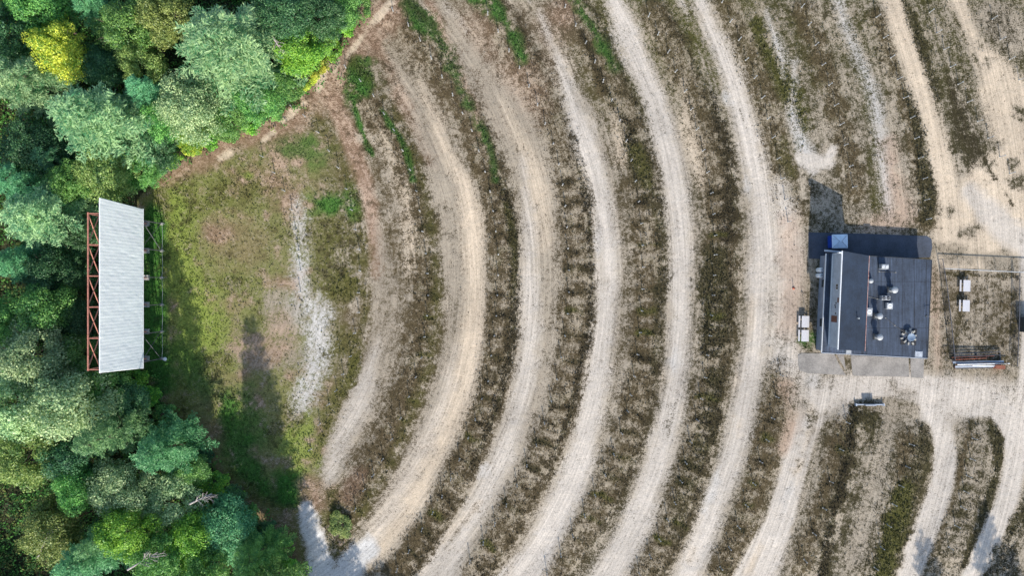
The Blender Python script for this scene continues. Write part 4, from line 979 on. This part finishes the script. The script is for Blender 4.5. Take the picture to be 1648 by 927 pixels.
# ladder corner beam + small canopy pieces
MB().hexa([W(x, y, ZF + .25, z) for z in (ZF + .12, ZF + .24) for (x, y) in ((1327, 404.5), (1366, 407.5), (1366, 405), (1327, 401.5))]).build('sign_beam', M['siding'], bd)
MB().hexa([W(x, y, ZH, z) for z in (ZH - .45, ZH + .08) for (x, y) in ((1350, 407.5), (1356, 407.5), (1356, 405.5), (1350, 405.5))]).build('chimney_cap', M['white_trim'], bd)
MB().hexa([W(x, y, ZF, z) for z in (ZF + .035, ZF + .4) for (x, y) in ((1360, 569), (1368, 569), (1368, 563.5), (1360, 563.5))]).build('hood', M['galv'], bd)
# door and windows in the outer walls
for (a, b, t, w, zc, h, nm, mt) in ((sw, se, .25, 1.0, 1.05, 2.1, 'door', 'brown'), (sw, se, .6, 2.4, 1.5, 1.0, 'window', 'glass'), (nw, ne, .3, 1.0, 1.05, 2.1, 'door', 'brown'), (nw, ne, .6, 1.6, 1.5, .9, 'window', 'glass'), (sw, nw, .3, 1.2, 1.5, .9, 'window', 'glass'), (sw, nw, .7, 1.2, 1.5, .9, 'window', 'glass')):
    d = (b - a).normalized(); cen = (nw + se) / 2; p = a.lerp(b, t); inn = (Vector((cen.x, cen.y, 0)) - Vector((p.x, p.y, 0))); n_ = Vector((-d.y, d.x, 0)); n_ = n_ if n_.dot(inn) < 0 else -n_
    pts = [Vector((p.x, p.y, 0)) - n_ * .26 + d * sx * w / 2 + n_ * o + Vector((0, 0, zc + sz * h / 2)) for sz in (-1, 1) for (sx, o) in ((-1, 0), (1, 0), (1, .06), (-1, .06))]
    MB().hexa(pts).build(nm, M[mt], bd)

# things on the roof
def RT(px, py, h=0):
    p = P(px, py, ZF + h); p.z = ZF + .032; return p
def vent(px, py, h, r, label):
    o = empty('roof_vent', RT(px, py, h)); tag(o, label, 'roof vent', 'mushroom vents on the flat roof')
    MB().box(-r * .8, -r * .8, 0, r * .8, r * .8, .22).build('curb', M['dark_metal'], o)
    MB().lathe((0, 0, .22), [(r * .55, 0), (r * .55, h - .6)], 16).build('stack', M['galv'], o, smooth=False)
    MB().lathe((0, 0, h - .42), [(r * .68, 0), (r * .82, .1), (r * .82, .2), (r * .6, .34), (r * .2, .42)], 20).build('cap', M['galv'], o)
vent(1441.5, 466.5, 1.6, .62, 'tall galvanised mushroom vent, the uppermost and farthest right on the roof')
vent(1417.5, 509, 1.45, .58, 'galvanised mushroom vent beside the pale cube on the flat roof')
vent(1417.5, 543, 1.45, .60, 'galvanised mushroom vent, the lowest on the flat roof')
vent(1403, 452, .75, .46, 'short round white vent near the shingled roof edge')
def boxunit(px, py, h, sx, sy, label, name, cat, top='fan'):
    o = empty(name, RT(px, py, h), R(-3)); tag(o, label, cat)
    MB().box(-sx / 2, -sy / 2, .08, sx / 2, sy / 2, h, .02).build('cabinet', M['galv'], o, bevel=.02)
    m = MB()
    for a in (-1, 1): m.box(-sx / 2 - .05, a * sy * .35 - .05, 0, sx / 2 + .05, a * sy * .35 + .05, .08)
    m.build('skid', M['dark_metal'], o)
    n = 2 if sx > sy * 1.4 else 1
    for k in range(n):
        x = 0 if n == 1 else (-.25 + .5 * k) * sx
        f = MB().lathe((x, 0, h), [(min(sx / n, sy) * .38, .003), (min(sx / n, sy) * .38, .05)], 16).build('fan_guard', M['black'] if top == 'fan' else M['white_trim'], o)
        MB().box(x - min(sx / n, sy) * .3, -.03, h + .055, x + min(sx / n, sy) * .3, .03, h + .07).build('blade', M['galv'], f)
boxunit(1424.5, 429, .9, 1.15, .75, 'metal air unit nearest the top edge of the flat roof', 'air_conditioner', 'air conditioner', 'plain')
boxunit(1426, 479.5, .85, 1.35, .7, 'air unit with two round dark fans on the flat roof', 'air_conditioner', 'air conditioner')
boxunit(1432, 492.5, .6, 1.0, 1.0, 'low square air unit just below the twin fan unit', 'air_conditioner', 'air conditioner', 'plain')
boxunit(1399, 502, 1.0, 1.0, 1.25, 'pale tall cube unit against the shingled roof edge', 'roof_unit', 'air conditioner', 'plain')
# satellite dish on a ballasted mount
ds = empty('satellite_dish', RT(1464.5, 542.5, .4)); tag(ds, 'round bluish dish on a block weighted mount at the lower right of the flat roof', 'satellite dish')
M['dish'] = simple('blue_grey_dish', (.16, .22, .30), .5, .2, 3)
MB().lathe((0, 0, .55), [(.12, 0), (.35, .05), (.58, .16), (.62, .22), (.56, .2), (.3, .1), (.05, .06)], 24).build('dish', M['dish'], ds, smooth=True)
MB().tube((0, 0, .03), (0, 0, .6), .05, n=8).build('mast', M['galv'], ds)
m = MB()
for a in range(4): m.bar((0, 0, .06), (1.15 * math.cos(a * 1.57 + .6), 1.15 * math.sin(a * 1.57 + .6), .06), .07)
m.build('frame', M['dark_metal'], ds)
for k in range(10):
    a = k * .628 + .2; r1 = .95 + .12 * (k % 3)
    Mx = Matrix.Translation((r1 * math.cos(a), r1 * math.sin(a), .03)) @ Matrix.Rotation(a, 4, 'Z')
    MB().box(-.2, -.11, 0, .2, .11, .2, M=Mx).build('ballast_block', M['concrete'], ds)
for k, a in enumerate((.75, 2.4, 3.9, 5.4)):
    Mx = Matrix.Translation((1.25 * math.cos(a), 1.25 * math.sin(a), .03)) @ Matrix.Rotation(a + .78, 4, 'Z')
    MB().box(-.36, -.36, 0, .36, .36, .025, M=Mx).build('rubber_mat', M['black'], ds)
MB().tube((.0, .2, .6), (-.1, 1.0, 1.15), .03, n=6).build('feed_arm', M['galv'], ds)
mat_ = empty('roof_hatch', RT(1478.5, 570, .05), R(-3)); tag(mat_, 'pale square scuffed hatch cover in the lower right roof corner', 'roof hatch')
MB().box(-.55, -.42, 0, .55, .42, .07, .02).build('cover', simple('scuffed_cover', (.33, .36, .40), .7, .45, 5), mat_)
MB().box(-.6, -.47, 0, .6, .47, .03).build('frame', M['siding'], mat_)
# conduits, pipes, antenna
def roofpipe(pts, label, r_=.03):
    o = empty('roof_pipe', RT(*pts[0])); tag(o, label, 'pipe'); m = MB()
    for i in range(len(pts) - 1):
        m.tube(RT(*pts[i]) - o.location + Vector((0, 0, .06)), RT(*pts[i + 1]) - o.location + Vector((0, 0, .06)), r_, n=6)
    m.build('pipe', M['dark_metal'], o); m = MB()
    for q in pts: m.box(*(RT(*q) - o.location - Vector((.1, .06, 0))), *(RT(*q) - o.location + Vector((.1, .06, .05))))
    m.build('pipe_block', M['concrete'], o)
roofpipe([(1415, 437), (1441, 438.5)], 'dark pipe run just below the topmost air unit')
roofpipe([(1396, 477), (1412, 481), (1420, 480)], 'dark conduit from the shingled roof to the twin fan unit')
roofpipe([(1425, 512), (1440, 524), (1456, 536)], 'long dark cable running diagonally to the round dish', .022)
an = empty('antenna', RT(1490.5, 509)); tag(an, 'thin mast with a short red cross arm at the right roof edge', 'antenna')
MB().tube((0, 0, 0), (0, 0, 1.15), .035, n=8).build('mast', M['galv'], an)
MB().bar((-.1, 0, .9), (.75, -.05, 1.0), .05).build('arm', M['redtrim'], an)
MB().box(-.14, -.14, 0, .14, .14, .05).build('base', M['dark_metal'], an)
wv = empty('roof_vent', (0, 0, 0)); wv.location = Vector((P(1380.5, 512, 6.0).x, P(1380.5, 512, 6.0).y, 5.78)); tag(wv, 'small pipe vent standing on the shingled shed roof', 'roof vent')
MB().tube((0, 0, 0), (0, 0, .55), .07, n=10).build('stack', M['galv'], wv); MB().lathe((0, 0, .55), [(.12, 0), (.12, .06), (.03, .1)], 10).build('cap', M['galv'], wv)

# beside the building
sh = empty('storage_shed', P(1343, 389.5, 0), R(1)); tag(sh, 'small bright blue shed with pale four sided roof beside the top wall', 'shed')
MB().box(-1.12, -.98, .0, 1.12, .98, 1.75).build('wall', M['blue'], sh, bevel=.08)
m = MB(); m.v = [(-1.25, -1.1, 1.752), (1.25, -1.1, 1.752), (1.25, 1.1, 1.752), (-1.25, 1.1, 1.752), (-1.25, -1.1, 1.84), (1.25, -1.1, 1.84), (1.25, 1.1, 1.84), (-1.25, 1.1, 1.84), (-.15, 0, 2.12), (.15, 0, 2.12)]
m.f = [(0, 3, 2, 1), (0, 1, 5, 4), (1, 2, 6, 5), (2, 3, 7, 6), (3, 0, 4, 7), (4, 5, 9, 8), (6, 7, 8, 9), (5, 6, 9), (7, 4, 8)]
m.build('roof', M['paleblue'], sh, bevel=.05)
m = MB()
for sx in (-1, 1):
    for sy in (-1, 1): m.bar((sx * 1.2, sy * 1.05, 1.86), (sx * .15, 0, 2.13), .05)
m.build('roof_rib', M['siding'], sh)
for k, (x, y, lab) in enumerate(((1322, 434.5, 'upper of two white gas tanks at the left wall of the building'), (1321.5, 443.5, 'lower of two white gas tanks at the left wall of the building'))):
    o = empty('gas_tank', P(x - 5.5, y, 0)); tag(o, lab, 'gas tank', 'gas tanks at the left wall')
    MB().lathe((0, 0, 0), [(.30, 0), (.38, .06), (.38, 1.15), (.30, 1.3), (.12, 1.36)], 18).build('tank', M['white_trim'], o, smooth=False)
    MB().lathe((0, 0, 1.34), [(.13, 0), (.14, .16), (.06, .18)], 10).build('valve_cap', M['galv'], o)
    MB().tube((.1, 0, 1.45), (.45, 0, 1.2), .02, n=6).build('hose', M['black'], o)

# pads
def pad(name, pts, z, mat):
    m = MB(); n = len(pts); m.v = [tuple(P(x, y, 0) + Vector((0, 0, zz))) for zz in (-.1, z) for (x, y) in pts]
    m.f = [tuple(range(n, 2 * n))[::-1]] + [(i, (i + 1) % n, n + (i + 1) % n, n + i) for i in range(n)]
    o = m.build(name, mat, bevel=0); tag(o, kind='structure'); return o
pad('asphalt_pad', [(1301, 374), (1396, 376), (1470, 379), (1492, 380), (1499, 385), (1500, 398), (1497, 414), (1400, 418), (1302, 416)], .045, M['asphalt'])
pad('concrete_pad', [(1284, 572), (1290, 569), (1342, 569), (1352, 590), (1361, 604), (1300, 601), (1284, 596)], .05, M['slab'])
pad('concrete_pad', [(1369, 572), (1462, 576), (1463, 607), (1372, 605)], .05, M['slab'])
pad('concrete_pad', [(1465, 576), (1487, 577), (1486, 609), (1466, 608)], .042, M['slab'])
pad('concrete_pad', [(1346, 570), (1358, 571), (1361, 596)], .035, M['slab'])
# low sign wall on the loop road
sg = empty('low_board', P(1398, 651, 0)); tag(sg, 'long low pale board with a taller middle at the loop road bend', 'board')
MB().box(-2.3, -.08, -.05, 2.3, .08, .42).build('panel', M['siding'], sg)
MB().box(-.95, -.08, .423, .75, .08, .95).build('raised_panel', M['siding'], sg)
m = MB()
for x in (-2.2, 2.2): m.box(x - .08, -.2, -.05, x + .08, .2, .55)
m.build('end_post', M['siding'], sg)

# picnic tables
def picnic(px, py, label):
    o = empty('picnic_table', P(px, py, .04), R(-1.5)); o.location.z = 0; tag(o, label, 'picnic table', 'picnic tables')
    m = MB()
    for k in range(5): m.box(-.46 + k * .186, -.92, .72, -.46 + k * .186 + .174, .92, .762)
    m.build('tabletop', M['table'], o)
    for s in (-1, 1):
        m = MB(); m.box(s * .72 - .13, -.92, .42, s * .72 - .007, .92, .46); m.box(s * .72 + .007, -.92, .42, s * .72 + .13, .92, .46); m.build('bench', M['table'], o)
        m = MB(); y = s * .62
        m.bar((-.30, y, .70), (-.62, y, 0), .07); m.bar((.30, y, .70), (.62, y, 0), .07); m.bar((-.8, y + .04, .38), (.8, y + .04, .38), .07); m.bar((-.42, y + .04, .68), (.42, y + .04, .68), .07)
        m.build('leg_frame', M['grey_steel'], o)
picnic(1292, 517.5, 'upper of the two picnic tables left of the building')
picnic(1291.5, 540, 'lower of the two picnic tables left of the building')
picnic(1550.5, 460, 'upper picnic table inside the fenced yard')
picnic(1549.5, 492, 'lower picnic table inside the fenced yard')

# fenced yard
def fence(pts, h, label, rail):
    o = empty('wire_fence', P(*pts[0])); tag(o, label, 'fence', 'wire fences round the yard'); og = o.location
    for i in range(len(pts) - 1):
        a = P(*pts[i]) - og; b = P(*pts[i + 1]) - og; d = b - a; L_ = d.length; u = d.normalized(); n = max(2, round(L_ / 2.6))
        for k in range(n + (1 if i == len(pts) - 2 else 0)):
            p = a + d * k / n; MB().tube(p - Vector((0, 0, .1)), p + Vector((0, 0, h + .06)), .04, n=8).build('fence_post', M['galv' if rail == 'galv' else 'grey_steel'], o)
        MB().tube(a + Vector((0, 0, h)), b + Vector((0, 0, h)), .055 if rail != 'galv' else .06, n=8).build('rail', M[rail], o)
        m = MB(); s = 0; sp = .16; nn_ = Vector((-u.y, u.x, 0)) * .004
        def wire(p, q_, off_):
            bq = len(m.v); w = .0045 if rail == 'galv' else .011; e = (q_ - p).normalized().cross(Vector((-u.y, u.x, 0))) * w
            m.v += [tuple(p - e + off_), tuple(p + e + off_), tuple(q_ + e + off_), tuple(q_ - e + off_)]; m.f.append((bq, bq + 1, bq + 2, bq + 3))
        while s < L_ - h:
            wire(a + u * s + Vector((0, 0, .05)), a + u * (s + h - .05) + Vector((0, 0, h)), nn_); wire(a + u * (s + h - .05) + Vector((0, 0, .05)), a + u * s + Vector((0, 0, h)), -nn_); s += sp
        m.build('wire_mesh', M[rail], o)
    return o
fence([(1513, 432.5), (1575, 435.5), (1660, 439.5)], 1.35, 'wire fence with a pale top rail along the top of the yard', 'galv')
fence([(1509, 417), (1516, 460), (1523, 520), (1529, 578)], 1.3, 'dark wire fence along the left side of the yard', 'grey_steel')
fence([(1522, 580), (1570, 582), (1612, 584)], 1.3, 'dark wire fence behind the pile of beams', 'grey_steel')
fence([(1632, 439), (1631, 520), (1628, 588)], 1.3, 'dark wire fence along the right side of the yard', 'grey_steel')

# pile of beams: each beam a thing
def beam(x0, y0, x1, y1, z, w, mat, label, kind='box', h=.2):
    a, b = P(x0, y0), P(x1, y1); o = empty('steel_beam', (a + b) / 2 + Vector((0, 0, z)), math.atan2(b.y - a.y, b.x - a.x)); tag(o, label, 'beam', 'beams piled below the yard')
    L_ = (b - a).length / 2
    if kind == 'box':
        MB().box(-L_, -w / 2, 0, L_, w / 2, .03).box(-L_, -.02, .03, L_, .02, h - .03).box(-L_, -w / 2, h - .03, L_, w / 2, h).build('web', mat, o)
        MB().box(-L_ - .02, -w / 2, -.002, -L_ - .002, w / 2, h).build('end_plate', M['rust'], o)
    elif kind == 'truss':
        m = MB()
        for s in (-1, 1): m.bar((-L_, s * w / 2, 0), (L_, s * w / 2, 0), .07)
        m.build('chord', mat, o); m = MB(); n = int(L_ * 2 / .6)
        for k in range(n): m.bar((-L_ + k * .6, -w / 2 if k % 2 else w / 2, 0), (-L_ + k * .6 + .6, w / 2 if k % 2 else -w / 2, 0), .04)
        m.build('lattice', mat, o)
    else:
        MB().tube((-L_, 0, w / 2), (L_, 0, w / 2), w / 2, w / 2 * .7, 12).build('pipe', mat, o); MB().tube((-L_ - .05, 0, w / 2), (-L_, 0, w / 2), w / 2 * 1.2, n=12).build('collar', M['rust'], o)
beam(1530, 575, 1598, 572.5, .25, .16, M['rust'], 'rusty red pipe, the uppermost long one on the pile', 'pipe')
beam(1532, 578.5, 1585, 576, .45, .10, M['orange'], 'thin reddish pipe lying beside the rusty one', 'pipe')
beam(1530, 583, 1612, 581.5, .32, .34, M['blue_grey_steel'], 'broad blue grey beam in the middle of the pile')
beam(1536, 586, 1620, 584.5, .55, .20, M['white_trim'], 'long pale pointed beam reaching farthest right', 'pipe')
beam(1534, 590, 1600, 589, .3, .30, M['siding'], 'grey beam in the front of the pile')
beam(1560, 587.5, 1602, 588, .62, .14, M['white_trim'], 'short white bar on top of the front beams', 'pipe')
beam(1536, 593, 1610, 592, .12, .16, M['dark_metal'], 'dark pipe lowest at the front of the pile', 'pipe')
beam(1531, 571, 1607, 568.5, .5, .5, M['grey_steel'], 'dark lattice girder at the back of the pile', 'truss')
oc = empty('equipment_box', P(1604, 590, 0), R(-3)); tag(oc, 'faded orange red metal box at the right end of the beams', 'box')
MB().box(-.75, -.28, .0, .75, .28, .8, .03).build('body', M['orange'], oc, bevel=.03); MB().box(-.78, -.3, .803, .78, .3, .86).build('lid', M['rust'], oc)
for k, (x, lab) in enumerate(((1535, 'left'), (1570, 'middle'), (1608, 'right'))):
    o = empty('support_trestle', P(x, 582, 0)); tag(o, lab + ' low dark trestle carrying the pile of beams', 'trestle', 'trestles under the beams')
    MB().bar((0, -1.1, .2), (0, 1.4, .2), .12).build('crossbar', M['dark_metal'], o)
    for s in (-.95, 1.2): MB().bar((0, s, 0), (0, s, .2), .1).build('leg', M['dark_metal'], o)
bn = empty('dumpster', P(1648, 522, 0)); tag(bn, 'dark dumpster half out of the right edge of the photo', 'dumpster')
MB().box(-.9, -1.15, .15, .9, 1.15, 1.3, -.06).build('body', M['dark_metal'], bn, bevel=.03)
MB().box(-.98, -1.22, 1.32, .98, -.01, 1.38).build('lid', M['black'], bn); MB().box(-.98, .01, 1.32, .98, 1.22, 1.38).build('lid', M['black'], bn)
MB().box(-.7, -.9, 0, .7, .9, .15).build('base', M['black'], bn)
hy = empty('marker_post', P(1277, 464, 0)); tag(hy, 'short marker post with red base on the gravel left of the building', 'marker post')
MB().lathe((0, 0, 0), [(.22, -.02), (.2, .12), (.1, .2)], 12).build('base', M['orange'], hy); MB().tube((0, 0, .18), (0, 0, .95), .05, n=10).build('post', M['grey_steel'], hy)
lp = empty('lamp_post', P(1296, 505, 0)); tag(lp, 'thin dark pole just above the left picnic tables', 'pole')
MB().tube((0, 0, 0), (0, 0, 1.9), .04, .03, 8).build('pole', M['dark_metal'], lp); MB().box(-.08, -.08, 1.9, .08, .08, 2.05).build('cap', M['dark_metal'], lp)
